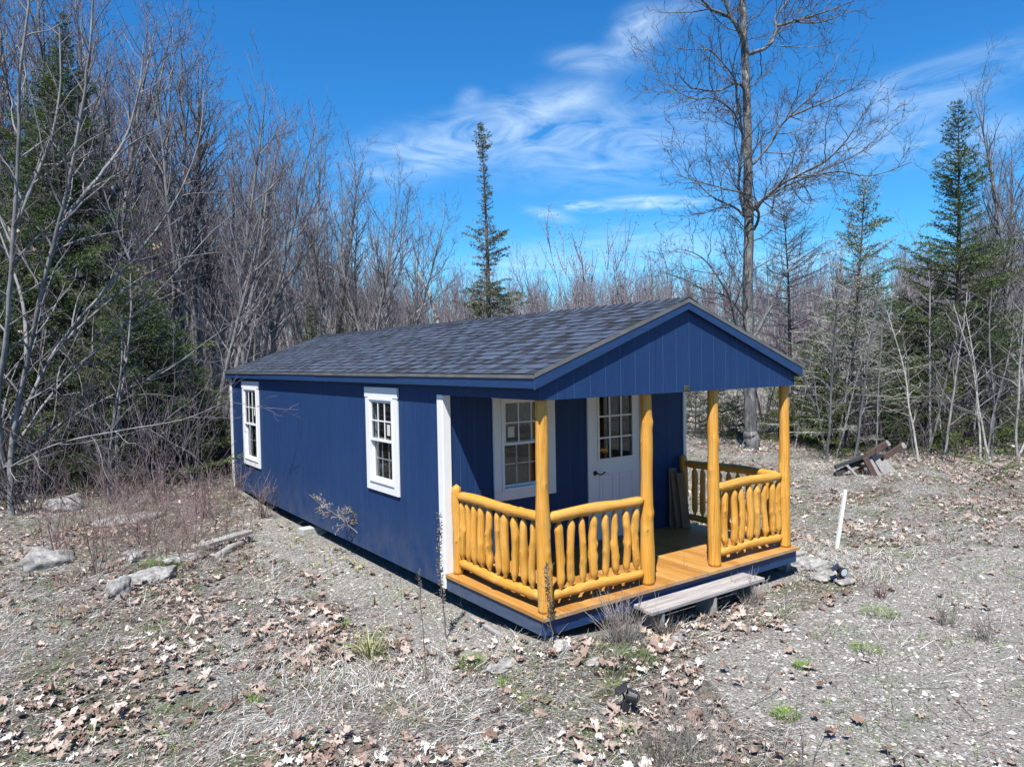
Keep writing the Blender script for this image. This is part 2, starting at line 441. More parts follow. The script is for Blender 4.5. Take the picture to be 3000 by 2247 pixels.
class MB:
    """collects boxes, beams, prisms and tubes, then links them as ONE mesh object"""
    def __init__(s): s.v = []; s.q = []; s.attr = {}
    def add(s, V, F): o = len(s.v); s.v += [tuple(map(float, p)) for p in V]; s.q += [tuple(i + o for i in f) for f in F]; return s
    def box(s, x0, x1, y0, y1, z0, z1):
        return s.add([(x, y, z) for x in (x0, x1) for y in (y0, y1) for z in (z0, z1)],
                     [(0, 1, 3, 2), (4, 6, 7, 5), (0, 4, 5, 1), (2, 3, 7, 6), (0, 2, 6, 4), (1, 5, 7, 3)])
    def beam(s, P, Q, w, t, up=(0, 0, 1)):
        P = Vector(P); Q = Vector(Q); d = (Q - P).normalized(); a = d.cross(Vector(up))
        a = a.normalized() if a.length > 1e-4 else Vector((1, 0, 0)); c = a.cross(d)
        V = [p + a * (i * t / 2) + c * (j * w / 2) for p in (P, Q) for i, j in ((-1, -1), (1, -1), (1, 1), (-1, 1))]
        return s.add(V, [(0, 1, 2, 3), (7, 6, 5, 4), (0, 4, 5, 1), (1, 5, 6, 2), (2, 6, 7, 3), (3, 7, 4, 0)])
    def prism(s, poly, axis, a, b):
        n = len(poly)
        def P(p, t): return {'x': (t, p[0], p[1]), 'y': (p[0], t, p[1]), 'z': (p[0], p[1], t)}[axis]
        return s.add([P(p, a) for p in poly] + [P(p, b) for p in poly],
                     [tuple(range(n))[::-1], tuple(range(n, 2 * n))] + [(i, (i + 1) % n, n + (i + 1) % n, n + i) for i in range(n)])
    def cyl(s, P, Q, r0, r1=None, n=12):
        r1 = r0 if r1 is None else r1
        P = Vector(P); Q = Vector(Q); d = (Q - P).normalized(); a = d.orthogonal().normalized(); c = d.cross(a)
        V = [p + (a * math.cos(k * 2 * math.pi / n) + c * math.sin(k * 2 * math.pi / n)) * r for p, r in ((P, r0), (Q, r1)) for k in range(n)]
        return s.add(V, [tuple(range(n))[::-1], tuple(range(n, 2 * n))] + [(i, (i + 1) % n, n + (i + 1) % n, n + i) for i in range(n)])
    def map(s, fn): s.v = [tuple(fn(p)) for p in s.v]; return s
    def mesh(s, name, mat, smooth=False, bevel=0):
        bm = bmesh.new(); vs = [bm.verts.new(p) for p in s.v]
        for f in s.q:
            try: bm.faces.new([vs[i] for i in f])
            except ValueError: pass
        bmesh.ops.recalc_face_normals(bm, faces=bm.faces)
        if bevel:
            bmesh.ops.bevel(bm, geom=[e for e in bm.edges if e.is_manifold and e.calc_face_angle(0) > .5], offset=bevel, segments=1, affect='EDGES', clamp_overlap=True)
        if smooth:
            for f in bm.faces: f.smooth = True
        me = bpy.data.meshes.new(name); bm.to_mesh(me); bm.free(); me.materials.append(mat)
        return me
    def build(s, name, mat, parent=None, world=True, smooth=False, bevel=0):
        return obj(name, s.mesh(name, mat, smooth, bevel), parent, world)


# ---------------------------------------------------------------- tubes (stems, twigs, trunks)
class Tubes:
    def __init__(s): s.b = {}
    def add(s, pts, rad, sides=3):
        s.b.setdefault((len(pts), sides), []).append((np.asarray(pts, float), np.asarray(rad, float)))
    def count(s): return sum(len(x) for x in s.b.values())
    def arrays(s):
        VV = []; QQ = []; off = 0
        for (k, n), L in s.b.items():
            P = np.stack([a for a, _ in L]); R = np.stack([r for _, r in L]); m = len(L)
            T = np.gradient(P, axis=1); T /= np.linalg.norm(T, axis=2, keepdims=True) + 1e-9
            md = P[:, -1] - P[:, 0]; md /= np.linalg.norm(md, axis=1, keepdims=True) + 1e-9
            ref = np.where(np.abs(md[:, 2:3]) < .8, [[0, 0, 1.0]], [[1.0, 0.13, 0]])[:, None, :]
            A = np.cross(T, ref); A /= np.linalg.norm(A, axis=2, keepdims=True) + 1e-9
            B = np.cross(T, A)
            an = np.arange(n) * 2 * np.pi / n
            ring = P[:, :, None, :] + R[:, :, None, None] * (A[:, :, None, :] * np.cos(an)[None, None, :, None] + B[:, :, None, :] * np.sin(an)[None, None, :, None])
            VV.append(ring.reshape(-1, 3))
            base = off + (np.arange(m) * k * n)[:, None, None] + (np.arange(k - 1) * n)[None, :, None]
            i = np.arange(n); j = (i + 1) % n
            q = np.stack([base + i, base + j, base + n + j, base + n + i], -1).reshape(-1, 4)
            QQ.append(q); off += m * k * n
        return np.concatenate(VV), np.concatenate(QQ)
    def mesh(s, name, mat, smooth=True):
        V, Q = s.arrays(); return mesh_np(name, V, Q, None, smooth, mat)


def unit(v): return v / (np.linalg.norm(v) + 1e-9)


def walk(p, d, L, n, rng, wob=.15, up=0.0, droop=0.0):
    pts = [np.array(p, float)]; d = unit(np.array(d, float)); st = L / n
    for i in range(n):
        d = unit(d + rng.normal(0, wob, 3) + np.array([0, 0, up - droop * (i / n)]))
        pts.append(pts[-1] + d * st)
    return np.array(pts)


def perp(d, rng, ang, az=None):
    """direction at angle ang from d"""
    a = unit(np.cross(d, [0.31, .2, .93] if abs(d[2]) < .9 else [1, .1, 0])); b = np.cross(d, a)
    az = rng.random() * 2 * np.pi if az is None else az
    return unit(d * math.cos(ang) + (a * math.cos(az) + b * math.sin(az)) * math.sin(ang))


def sprout(TB, pts, rad, level, rng, P):
    """grow side branches from a polyline, down to the finest twigs"""
    lv = P['lv'][level]
    L = np.linalg.norm(np.diff(pts, axis=0), axis=1).sum()
    nc = max(1, int(round(lv['n'] * L * (0.8 + .4 * rng.random()))))
    az = rng.random() * 6.28
    for c in range(nc):
        t = lv['t0'] + (1 - lv['t0']) * ((c + rng.random()) / nc)
        t = min(t, .995)
        x = t * (len(pts) - 1); i = int(x); f = x - i
        p = pts[i] * (1 - f) + pts[i + 1] * f
        d = unit(pts[i + 1] - pts[i]); r = rad[i] * (1 - f) + rad[i + 1] * f
        az += 2.4 + rng.normal(0, .5)
        ang = lv['ang'] * (.75 + .5 * rng.random())
        cd = perp(d, rng, ang, az)
        ln = lv['len'] * (1 - lv['tap'] * t) * (.55 + .75 * rng.random())
        if lv.get('rel'): ln *= L
        cr = max(P['rmin'], min(r * .62, lv['r']))
        k = lv['k']
        q = walk(p, cd, ln, k, rng, lv['wob'], lv['up'])
        rr = np.linspace(cr, max(P['rmin'] * .75, cr * .28), k + 1)
        TB[min(level, len(TB) - 1)].add(q, rr, 5 if level == 0 else 3)
        if level + 1 < len(P['lv']): sprout(TB, q, rr, level + 1, rng, P)


def lv(n, len, ang, k, r, up=.03, wob=.12, t0=.1, tap=.5, rel=False):
    return dict(n=n, len=len, ang=ang, k=k, r=r, up=up, wob=wob, t0=t0, tap=tap, rel=rel)


def clumps(pts, dirs, rng, L=(.05, .09), W=(.012, .02), spread=.8):
    """needle or leaf-sized quads at points, roughly along dirs"""
    n = len(pts); pts = np.asarray(pts); dirs = np.asarray(dirs)
    d = dirs + rng.normal(0, spread, (n, 3)); d /= np.linalg.norm(d, axis=1, keepdims=True) + 1e-9
    w = np.cross(d, rng.normal(0, 1, (n, 3))); w /= np.linalg.norm(w, axis=1, keepdims=True) + 1e-9
    l = rng.uniform(*L, n)[:, None]; ww = rng.uniform(*W, n)[:, None]
    V = np.stack([pts - w * ww * .5, pts + d * l * .6 - w * ww * .5, pts + d * l, pts + d * l * .6 + w * ww * .5], 1).reshape(-1, 3)
    return V, np.arange(4 * n).reshape(-1, 4)

# ================================================================ CABIN
W, P_, LEN = 3.96, 1.768, 10.668
ZB, ZG = -0.132, 2.043            # siding bottom, gable-panel bottom
ZE, ZR, OV, OF = 2.272, 3.0495, 0.0986, 0.0485
SL = (ZR - (ZE + .028)) / (W / 2 + OV)


def zroof(x): return ZE + .028 + SL * (min(x, W - x) + OV)   # top of the shingles


def log_mesh(name, p0, p1, r0, r1, seed, ends=('flat', 'flat'), knots=3, crook=.012, sides=18, step=.03, mat='log', wthr=None):
    rng = np.random.default_rng(seed)
    p0 = np.array(p0, float); p1 = np.array(p1, float); L = np.linalg.norm(p1 - p0); d = (p1 - p0) / L
    n = max(12, int(L / step)); t = np.linspace(0, 1, n + 1)
    ext = []
    a = unit(np.cross(d, [0.2, 1, 0] if abs(d[2]) > .5 else [0, 0, 1.0])); b = np.cross(d, a)
    th = np.arange(sides) * 2 * np.pi / sides
    ph = rng.random(8) * 6.28
    base = r0 + (r1 - r0) * t
    base = base * (1 + .035 * np.sin(t * L * 5 + ph[0]) + .025 * np.sin(t * L * 11 + ph[1]))
    for side, e in ((0, ends[0]), (1, ends[1])):
        s = (t if side == 0 else 1 - t) * L
        if e == 'tenon': base = base * np.clip(.40 + .60 * sstep(0.022, .085, s), 0, 1)
        if e == 'round': base = base * np.sqrt(np.clip(1 - (1 - np.clip(s / .055, 0, 1)) ** 2, .03, 1))
        if e == 'chamfer': base = base * np.clip(.62 + .38 * np.clip(s / .06, 0, 1), 0, 1)
    R = base[:, None] * (1 + .02 * np.sin(2 * th + ph[2])[None] + .018 * np.sin(3 * th[None] + ph[3] + t[:, None] * L * 4) + .012 * np.sin(5 * th[None] - t[:, None] * L * 9 + ph[4]))
    K = np.zeros_like(R)
    for _ in range(knots):
        kt = rng.uniform(.1, .9); ka = rng.random() * 6.28; amp = rng.uniform(.006, .02) * min(1, r0 / .05); sz = rng.uniform(.018, .032)
        da = np.abs((th - ka + np.pi) % (2 * np.pi) - np.pi) * r0; ds = (t - kt) * L
        q = np.exp(-(da[None] ** 2 + (ds[:, None] * .75) ** 2) / sz ** 2); R = R + amp * q
        K = np.maximum(K, np.exp(-(da[None] ** 2 + ds[:, None] ** 2) / (sz * .5) ** 2))
    cx = crook * (np.sin(t * 3.1 + ph[5]) * np.sin(np.pi * t)); cy = crook * (np.sin(t * 4.3 + ph[6]) * np.sin(np.pi * t))
    C = p0 + d * (t * L)[:, None] + a * cx[:, None] + b * cy[:, None]
    V = C[:, None, :] + R[:, :, None] * (a * np.cos(th)[:, None] + b * np.sin(th)[:, None])[None]
    V = V.reshape(-1, 3)
    i = np.arange(sides); j = (i + 1) % sides
    Q = np.concatenate([np.stack([k * sides + i, k * sides + j, (k + 1) * sides + j, (k + 1) * sides + i], 1) for k in range(n)])
    nv = len(V); V = np.concatenate([V, [p0 - d * .002, p1 + d * .002]])
    T = np.concatenate([np.stack([j, i, np.full(sides, nv)], 1), np.stack([n * sides + i, n * sides + j, np.full(sides, nv + 1)], 1)])
    w = rng.uniform(.15, .75) if wthr is None else wthr
    along = np.stack([np.repeat(t * L + seed * 7.7, sides), np.tile(th * .5, n + 1), np.full(nv, seed * 1.3)], 1)
    along = np.concatenate([along, [[seed * 7.7, 0, 0], [L + seed * 7.7, 0, 0]]])
    tint = np.concatenate([np.full(nv, w), [w, w]]); kn = np.concatenate([K.ravel(), [0, 0]])
    me = mesh_np(name, V, Q, T, True, M[mat], {'along': along, 'tint': tint, 'knot': kn})
    me.materials.append(M['cut'])
    mi = np.zeros(len(me.polygons), np.int32)
    if mat == 'log' and ('chamfer' in ends or 'flat' in ends): mi[len(Q):] = 1
    me.polygons.foreach_set('material_index', mi)
    return me


def wall_with_holes(u0, u1, z0, z1, holes, w0, w1, fn):
    """box strips round rectangular openings; fn maps (u, w, z) to the world"""
    m = MB()
    us = sorted({u0, u1, *[h[0] for h in holes], *[h[1] for h in holes]})
    for a, b in zip(us[:-1], us[1:]):
        hs = [h for h in holes if h[0] <= a + 1e-6 and h[1] >= b - 1e-6]
        zz = z0
        for h in sorted(hs, key=lambda h: h[2]):
            if h[2] > zz: m.box(a, b, w0, w1, zz, h[2])
            zz = h[3]
        m.box(a, b, w0, w1, zz, z1)
    m.map(fn)
    # weld the strips so that no inner faces are left
    bm = bmesh.new(); vs = [bm.verts.new(p) for p in m.v]
    for f in m.q: bm.faces.new([vs[i] for i in f])
    bmesh.ops.remove_doubles(bm, verts=bm.verts, dist=1e-5)
    cnt = {}
    for f in bm.faces: cnt.setdefault(tuple(sorted(round(c, 4) for v in f.verts for c in v.co)), []).append(f)
    bad = [f for L in cnt.values() if len(L) > 1 for f in L]
    if bad: bmesh.ops.delete(bm, geom=bad, context='FACES')
    bmesh.ops.recalc_face_normals(bm, faces=bm.faces)
    out = MB(); bm.verts.index_update()
    out.v = [tuple(v.co) for v in bm.verts]; out.q = [tuple(v.index for v in f.verts) for f in bm.faces]; bm.free()
    return out


def build_window(cab, fn, u0, u1, z0, z1, head=True, name='window', sticker=None, valance=False, cas=.11):
    """white cased double-hung window, six lights over six; outside face at w = 0, outward = +w"""
    root = put(bpy.data.objects.new(name, None)); root.parent = cab
    root.location = Vector(fn(((u0 + u1) / 2, 0, z0))) - cab.location
    hd = .135 if head else cas
    m = MB()                                                      # casing boards, head board proud of the jambs
    m.box(u0, u0 + cas, .001, .028, z0 + cas, z1 - hd); m.box(u1 - cas, u1, .001, .028, z0 + cas, z1 - hd)
    m.box(u0, u1, .001, .028, z0, z0 + cas); m.box(u0 - .012, u1 + .012, .001, .034, z1 - hd, z1)
    m.map(fn).build('casing', M['white'], root, True, bevel=.003)
    a0, a1, b0, b1 = u0 + cas, u1 - cas, z0 + cas, z1 - hd
    f = .034
    m = MB()
    m.box(a0, a0 + f, -.07, .040, b0 + f, b1 - f); m.box(a1 - f, a1, -.07, .040, b0 + f, b1 - f)
    m.box(a0, a1, -.07, .042, b0, b0 + f); m.box(a0, a1, -.07, .042, b1 - f, b1)
    m.map(fn).build('window_frame', M['vinyl'], root, True, bevel=.003)
    a0 += f; a1 -= f; b0 += f; b1 -= f; mid = (b0 + b1) / 2 + .01
    for k, (s0, s1, w) in enumerate(((mid - .022, b1, .012), (b0, mid + .022, -.026))):
        t = .032
        m = MB()
        m.box(a0, a0 + t, w - .02, w + .014, s0 + t, s1 - t); m.box(a1 - t, a1, w - .02, w + .014, s0 + t, s1 - t)
        m.box(a0, a1, w - .02, w + .015, s0, s0 + t); m.box(a0, a1, w - .02, w + .015, s1 - t, s1)
        sash = m.map(fn).build('sash', M['vinyl'], root, True, bevel=.002)
        g0, g1, h0, h1 = a0 + t, a1 - t, s0 + t, s1 - t
        m = MB()
        mo = .002 if k == 0 else -.012
        for i in (1, 2):
            x = g0 + (g1 - g0) * i / 3; m.box(x - .008, x + .008, w + mo, w + mo + .008, h0, h1)
        zz = (h0 + h1) / 2; m.box(g0, g1, w + mo - .0005, w + mo + .0085, zz - .008, zz + .008)
        m.map(fn).build('muntins', M['vinyl'], root, True)
        MB().box(g0, g1, w - .0015, w + .0015, h0, h1).map(fn).build('pane', M['glass'], root, True)
        if sticker and k == 0:
            su, sz, sw, sh = sticker
            MB().box(g0 + su, g0 + su + sw, w + .0025, w + .0032, h0 + sz, h0 + sz + sh).map(fn).build('sticker', M['paper'], root, True)
    if valance:
        n = 60; V = []
        for i in range(n + 1):
            u = a0 - .05 + (a1 - a0 + .1) * i / n; w = -.16 + .018 * math.sin(i * 1.35) + .008 * math.sin(i * .6)
            V += [fn((u, w, b1 + .08)), fn((u, w + .01, b1 - .16)), fn((u, w + .006, b1 - .315 + .01 * math.sin(i * .9)))]
        Q = [(i * 3 + j, i * 3 + 3 + j, i * 3 + 4 + j, i * 3 + 1 + j) for i in range(n) for j in (0, 1)]
        obj('valance', mesh_np('valance', V, Q, None, True, M['curtain']), root, True)
    return root


def build_cabin():
    cab = thing('cabin', 'long navy blue cabin with dark shingle roof, white trimmed windows and yellow log porch', 'cabin', (W / 2, LEN / 2, -.3))
    L = lambda p: (-p[1], p[0], p[2])                 # left wall: u along y, outward -x
    F = lambda p: (p[0], P_ - p[1], p[2])             # porch wall: u along x, outward -y
    c = .09
    w1 = (2.865, 3.80, .742, 2.10); w2 = (8.66, 9.74, .448, 2.10)
    hole = lambda w: (w[0] + c, w[1] - c, w[2] + c, w[3] - c - .02)
    wall_with_holes(P_ + .0, LEN, ZB, ZE - .04, [hole(w1), hole(w2)], -.10, 0, L).build('wall', M['side_y'], cab)
    pw = (.652, 1.575, .762, 2.11); dr = (2.20, 3.07, .036, 2.06)
    wall_with_holes(.101, W - .101, .034, ZE - .12, [hole(pw), (dr[0] - .03, dr[1] + .03, .035, dr[3] + .03)], -.10, 0, F).build('wall', M['side_x'], cab)
    MB().box(W - .1, W, P_, LEN, ZB, ZE - .04).build('wall', M['side_y'], cab)
    MB().prism([(.101, ZB), (W - .101, ZB), (W - .101, zroof(W - .1) - .07), (W / 2, ZR - .07), (.101, zroof(.1) - .07)], 'y', LEN - .1, LEN).build('wall', M['side_x'], cab)
    # floor, skids and inner lining
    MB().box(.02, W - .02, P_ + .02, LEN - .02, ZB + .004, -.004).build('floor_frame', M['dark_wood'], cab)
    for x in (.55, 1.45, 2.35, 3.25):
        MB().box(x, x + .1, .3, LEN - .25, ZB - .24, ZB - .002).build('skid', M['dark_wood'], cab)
    MB().box(.104, W - .104, P_ + .104, LEN - .104, 0, .02).build('floor', M['inner'], cab)
    MB().box(.1, W - .1, .03, LEN - .1, ZE - .115, ZE - .085).build('porch_ceiling', M['trim_blue'], cab)  # ceiling hidden from view, added to block light over the porch
    # porch headers at both sides
    for x0, x1 in ((0, .09), (W - .09, W)):
        MB().box(x0, x1, .016, P_ - .001, ZG, ZE - .04).build('side_header', M['side_y'], cab)
    # gable panel with its lower edge over the posts
    MB().prism([(0, ZG), (W, ZG), (W, zroof(W) - .07), (W / 2, ZR - .07), (0, zroof(0) - .07)], 'y', 0, .014).build('gable_panel', M['side_x'], cab)
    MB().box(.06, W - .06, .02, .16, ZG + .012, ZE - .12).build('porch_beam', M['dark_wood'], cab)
    # corner boards
    t = .022
    MB().box(-t, -.001, P_ - .002, P_ + .108, ZB, ZG + .005).build('corner_board', M['white'], cab, bevel=.003)
    MB().box(-t, .078, P_ - .0245, P_ - .0022, ZB + .17, ZG - .001).build('corner_board', M['white'], cab, bevel=.003)
    MB().box(-t, -.001, LEN - .105, LEN + .02, ZB, ZE - .125).build('corner_board', M['white'], cab, bevel=.003)
    MB().box(W - .03, W + .025, P_ - .024, P_ - .001, ZB + .17, ZG).build('corner_board', M['white'], cab, bevel=.003)
    MB().box(W + .001, W + t, LEN - .105, LEN + .02, ZB, ZE - .125).build('corner_board', M['white'], cab, bevel=.003)
    # eave fascias, soffits, rake boards, drip edge
    for s in (0, 1):
        X = (lambda x: x) if s == 0 else (lambda x: W - x)
        q = sorted((X(-OV), X(-OV + .02))); MB().box(*q, -OF + .0, LEN + OF, ZE - .1165, ZE - .008).build('eave_fascia', M['trim_blue'], cab, bevel=.002)
        q = sorted((X(-OV + .0205), X(-.0005))); MB().box(*q, -OF + .02, LEN + OF - .02, ZE - .10, ZE - .085).build('soffit', M['trim_blue'], cab)
        for y0, y1 in ((-OF - .004, .0 - .0305), (LEN + .03, LEN + OF + .004)):
            x0, xm = -OV - .001, W / 2
            pts = [(X(x0), zroof(x0) - .155), (X(xm), ZR - .125), (X(xm), ZR - .045), (X(x0), zroof(x0) - .042)]
            MB().prism(pts, 'y', y0, y1).build('rake_board', M['trim_blue'], cab, bevel=.002)
            pts = [(X(x0 - .006), zroof(x0) - .045), (X(xm), ZR - .048), (X(xm), ZR - .008), (X(x0 - .006), zroof(x0) - .008)]
            MB().prism(pts, 'y', y0 - .006, y0 + .004 if y0 < 1 else y1 + .006).build('drip_edge', M['metal'], cab)
        yb = -OF
        for k in range(4):
            ya, yb2 = yb, min(LEN + OF, yb + 2.75)
            q = sorted((X(-OV - .012 - .003 * (k % 2)), X(-OV - .001)))
            MB().box(*q, ya + .001, yb2, ZE - .022 - .004 * (k % 2), ZE + .012).build('drip_edge', M['metal'], cab); yb = yb2
    for yb in (0.001, LEN - .03): MB().prism([(0.02, ZE - .05), (W - .02, ZE - .05), (W / 2, ZR - .09)], 'y', yb + .02, yb + .028).build('gable_lining', M['dark_wood'], cab)
    # shingles: raised tabs, course by course, on a sheet
    rng = np.random.default_rng(11); m = MB(); tint = []
    LS = math.hypot(W / 2 + OV, SL * (W / 2 + OV)); dx, dz = (W / 2 + OV) / LS, SL * (W / 2 + OV) / LS
    expo = LS / 16.4
    for s in (0, 1):
        def pt(a, y, h):
            x = -OV - .012 + dx * a - dz * h; z = ZE + .010 + dz * a + dx * h
            return (x if s == 0 else W - x, y, z)
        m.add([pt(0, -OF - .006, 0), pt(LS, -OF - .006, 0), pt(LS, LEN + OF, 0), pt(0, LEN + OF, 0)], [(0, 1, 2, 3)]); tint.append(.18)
        for cidx in range(17):
            a0 = min(cidx * expo, LS - .03); a1 = min(LS, a0 + expo + .02)
            y = -OF - .008 - rng.random() * .2; up = rng.random() < .5; last = None
            while y < LEN + OF:
                wdt = rng.uniform(.09, .21); ya, yb = max(y, -OF - .008), min(y + wdt, LEN + OF + .008); y += wdt
                if yb <= ya: continue
                up = not up if rng.random() < .8 else up
                h0, h1 = (.0155, .0055) if up else (.0105, .0035)
                ha = h0 + rng.uniform(-.001, .0015)
                gap = .0015
                o = len(m.v)
                m.add([pt(a0, ya + gap, ha), pt(a0, yb - gap, ha), pt(a1, yb - gap, h1), pt(a1, ya + gap, h1), pt(a0, ya + gap, 0.0), pt(a0, yb - gap, 0.0), pt(a1, yb - gap, 0.0), pt(a1, ya + gap, 0)],
                      [(0, 1, 2, 3), (4, 5, 1, 0), (0, 3, 7, 4), (1, 5, 6, 2)])
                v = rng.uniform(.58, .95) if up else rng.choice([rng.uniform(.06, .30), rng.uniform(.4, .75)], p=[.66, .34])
                tint += [v, v * .35, v * .5, v * .5]  # tab edges tinted darker: the shadow line of each course, painted in
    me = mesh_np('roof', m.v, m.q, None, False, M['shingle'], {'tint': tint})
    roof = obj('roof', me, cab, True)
    m = MB(); tint = []; y = -OF - .01
    while y < LEN + OF:
        for s in (0, 1):
            X = (lambda x: x) if s == 0 else (lambda x: W - x)
            h0, h1 = .019, .006
            def q(a, yy, h):
                return (X(W / 2 - dx * a), yy, ZR - .012 - dz * a + h + (.006 if a == 0 else 0))
            y1 = y + .17
            m.add([q(0, y, h0), q(.15, y, h0), q(.15, y1, h1), q(0, y1, h1), q(0, y, h0 - .02), q(.15, y, h0 - .016), q(.15, y1, h1 - .014)], [(0, 1, 2, 3), (4, 5, 1, 0), (1, 5, 6, 2)])
            v = rng.uniform(.35, .85); tint += [v, .12, .2]  # cap edges tinted darker too, as painted shade
        y += .142
    obj('ridge_cap', mesh_np('ridge_cap', m.v, m.q, None, False, M['shingle'], {'tint': tint}), roof, True)
    # rim boards of the porch
    MB().box(0, .04, .041, P_ - .003, -.152, -.001).build('rim_board', M['rim_blue'], cab, bevel=.003)
    MB().box(0, W + .02, 0, .0405, -.150, -.002).build('rim_board', M['trim_blue'], cab, bevel=.003)
    MB().box(W - .02, W + .02, .041, P_ - .003, -.150, -.001).build('rim_board', M['rim_blue'], cab, bevel=.003)
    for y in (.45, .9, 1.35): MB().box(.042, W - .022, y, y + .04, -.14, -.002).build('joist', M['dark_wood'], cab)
    # deck boards run front to back
    m = MB(); tint = []; x = -.02; rng = np.random.default_rng(5)
    while x < W + .03:
        wd = .137
        xb = min(x + wd, W + .045)
        y0 = -.032 + rng.uniform(-.003, .003); z1 = .0355 + rng.uniform(-.0004, .0004)
        m.box(x, xb - .0022, y0, P_ - .004, .0005, z1); tint += [rng.random()] * 6; x += wd
    obj('porch_deck', mesh_np('porch_deck', m.v, m.q, None, False, M['deck'], {'tint': tint}), cab, True)
    # logs
    for i, (x, y, w) in enumerate(((.105, .108, .9), (1.485, .115, .3), (2.562, .108, .3), (3.905, .11, .25))):
        obj('log_post', log_mesh('log_post', (x, y, .036), (x + (.0, .012, .0, .01)[i], y + .012, ZG + .014), .077, .057, 40 + i, knots=9, crook=.008, wthr=w), cab, True)
    for i, x in enumerate((.11, 3.86)):
        obj('log_newel', log_mesh('log_newel', (x, 1.695, .036), (x - .005, 1.695, 1.04), .062, .054, 50 + i, ('flat', 'round'), 3, wthr=.2), cab, True)
    def railing(p0, p1, vals, axis, seed):
        r = put(bpy.data.objects.new('railing', None)); r.parent = cab
        r.location = Vector([(a + b) / 2 for a, b in zip(p0, p1)]) - cab.location
        d = np.array([1.0, 0, 0]) if axis == 'x' else np.array([0, 1.0, 0])
        q0 = np.array([*p0[:2], .915]); q1 = np.array([*p1[:2], .925])
        obj('handrail', log_mesh('handrail', q0, q1, .056, .052, seed, ('chamfer', 'chamfer'), 6, .012), r, True)
        q0 = np.array([*p0[:2], .165]); q1 = np.array([*p1[:2], .158])
        obj('bottom_rail', log_mesh('bottom_rail', q0, q1, .047, .049, seed + 1, ('chamfer', 'chamfer'), 5, .012), r, True)
        rg = np.random.default_rng(seed)
        for k, v in enumerate(vals):
            p = (v, p0[1]) if axis == 'x' else (p0[0], v)
            j = rg.uniform(-.006, .006, 4)
            rad = rg.uniform(.036, .046)
            obj('baluster', log_mesh('baluster', (p[0] + j[0], p[1] + j[1], .192), (p[0] + j[2], p[1] + j[3], .893), rad, rad * rg.uniform(.85, 1), seed * 20 + k, ('tenon', 'tenon'), int(rg.integers(4, 9)), .014), r, True)
    railing((.118, 1.66, 0), (.118, .16, 0), (1.60, 1.475, 1.345, 1.212, 1.065, .914, .765, .61, .455, .305), 'y', 100)
    railing((.17, .128, 0), (1.43, .128, 0), (.30, .448, .593, .741, .891, 1.034, 1.186, 1.325), 'x', 120)
    railing((2.63, .125, 0), (3.84, .125, 0), (2.765, 2.92, 3.062, 3.215, 3.365, 3.525, 3.67, 3.80), 'x', 140)
    railing((3.865, 1.64, 0), (3.865, .17, 0), (1.50, 1.36, 1.215, 1.07, .93, .78, .63, .48, .33), 'y', 160)
    # windows and door
    build_window(cab, L, *w1, sticker=(.05, .06, .085, .14))
    build_window(cab, L, *w2, sticker=(.09, .16, .06, .15))
    build_window(cab, F, *pw, sticker=(.035, .06, .095, .125), valance=True)
    d0, d1, z0, z1 = dr
    root = put(bpy.data.objects.new('door', None)); root.parent = cab; root.location = Vector(((d0 + d1) / 2, P_, z0)) - cab.location
    m = MB(); m.box(d0 - .085, d0 - .004, -.03, .022, z0 + .001, z1 + .012); m.box(d1 + .004, d1 + .085, -.03, .022, z0 + .001, z1 + .012); m.box(d0 - .085, d1 + .085, -.03, .024, z1 + .0125, z1 + .085)
    m.map(F).build('door_casing', M['white'], root, bevel=.003)
    g0, g1, h0, h1 = d0 + .125, d1 - .125, z0 + 1.06, z1 - .12
    sl = wall_with_holes(d0, d1, z0 + .012, z1, [(g0, g1, h0, h1)], -.055, -.012, F).build('door_slab', M['door'], root)
    m = MB(); e = .028
    m.box(g0 - .02, g0 + .012, -.0115, .002, h0 - .02, h1 + .02); m.box(g1 - .012, g1 + .02, -.0115, .002, h0 - .02, h1 + .02)
    m.box(g0 + .012, g1 - .012, -.0115, .001, h0 - .02, h0 + .012); m.box(g0 + .012, g1 - .012, -.0115, .001, h1 - .012, h1 + .02)
    m.map(F).build('door_light_frame', M['vinyl'], root, bevel=.003)
    m = MB()
    for i in (1, 2):
        x = g0 + (g1 - g0) * i / 3; m.box(x - .011, x + .011, -.024, -.013, h0, h1)
        z = h0 + (h1 - h0) * i / 3; m.box(g0, g1, -.025, -.0125, z - .011, z + .011)
    m.map(F).build('muntins', M['vinyl'], root)
    MB().box(g0, g1, -.032, -.029, h0, h1).map(F).build('pane', M['glass'], root)
    for x0, x1 in ((d0 + .13, d0 + .38), (d1 - .38, d1 - .13)):       # raised panels
        m = MB(); a, b, cc, dd = x0, x1, z0 + .16, z0 + .86; t = .022
        m.box(a, a + t, -.0118, -.004, cc, dd); m.box(b - t, b, -.0118, -.004, cc, dd); m.box(a + t, b - t, -.0118, -.0042, cc, cc + t); m.box(a + t, b - t, -.0118, -.0042, dd - t, dd)
        m.box(a + .055, b - .055, -.0118, -.006, cc + .055, dd - .055)
        m.map(F).build('door_panel', M['door'], root, bevel=.003)
    m = MB(); hx, hz = d0 + .055, .93
    m.cyl(F((hx, -.012, hz)), F((hx, -.004, hz)), .032, n=16); m.cyl(F((hx, -.004, hz)), F((hx, .045, hz)), .011)
    cur = [(hx, .045, hz), (hx + .03, .05, hz - .014), (hx + .06, .05, hz - .016), (hx + .09, .05, hz - .004), (hx + .115, .048, hz + .008), (hx + .13, .045, hz + .002)]
    for a, b in zip(cur[:-1], cur[1:]): m.cyl(F(a), F(b), .010, .009, 8)
    m.build('door_handle', M['black'], root, smooth=False)
    MB().box(d0 - .02, d1 + .02, -.03, .05, .0365, z0 + .011).map(F).build('threshold', M['metal'], root)
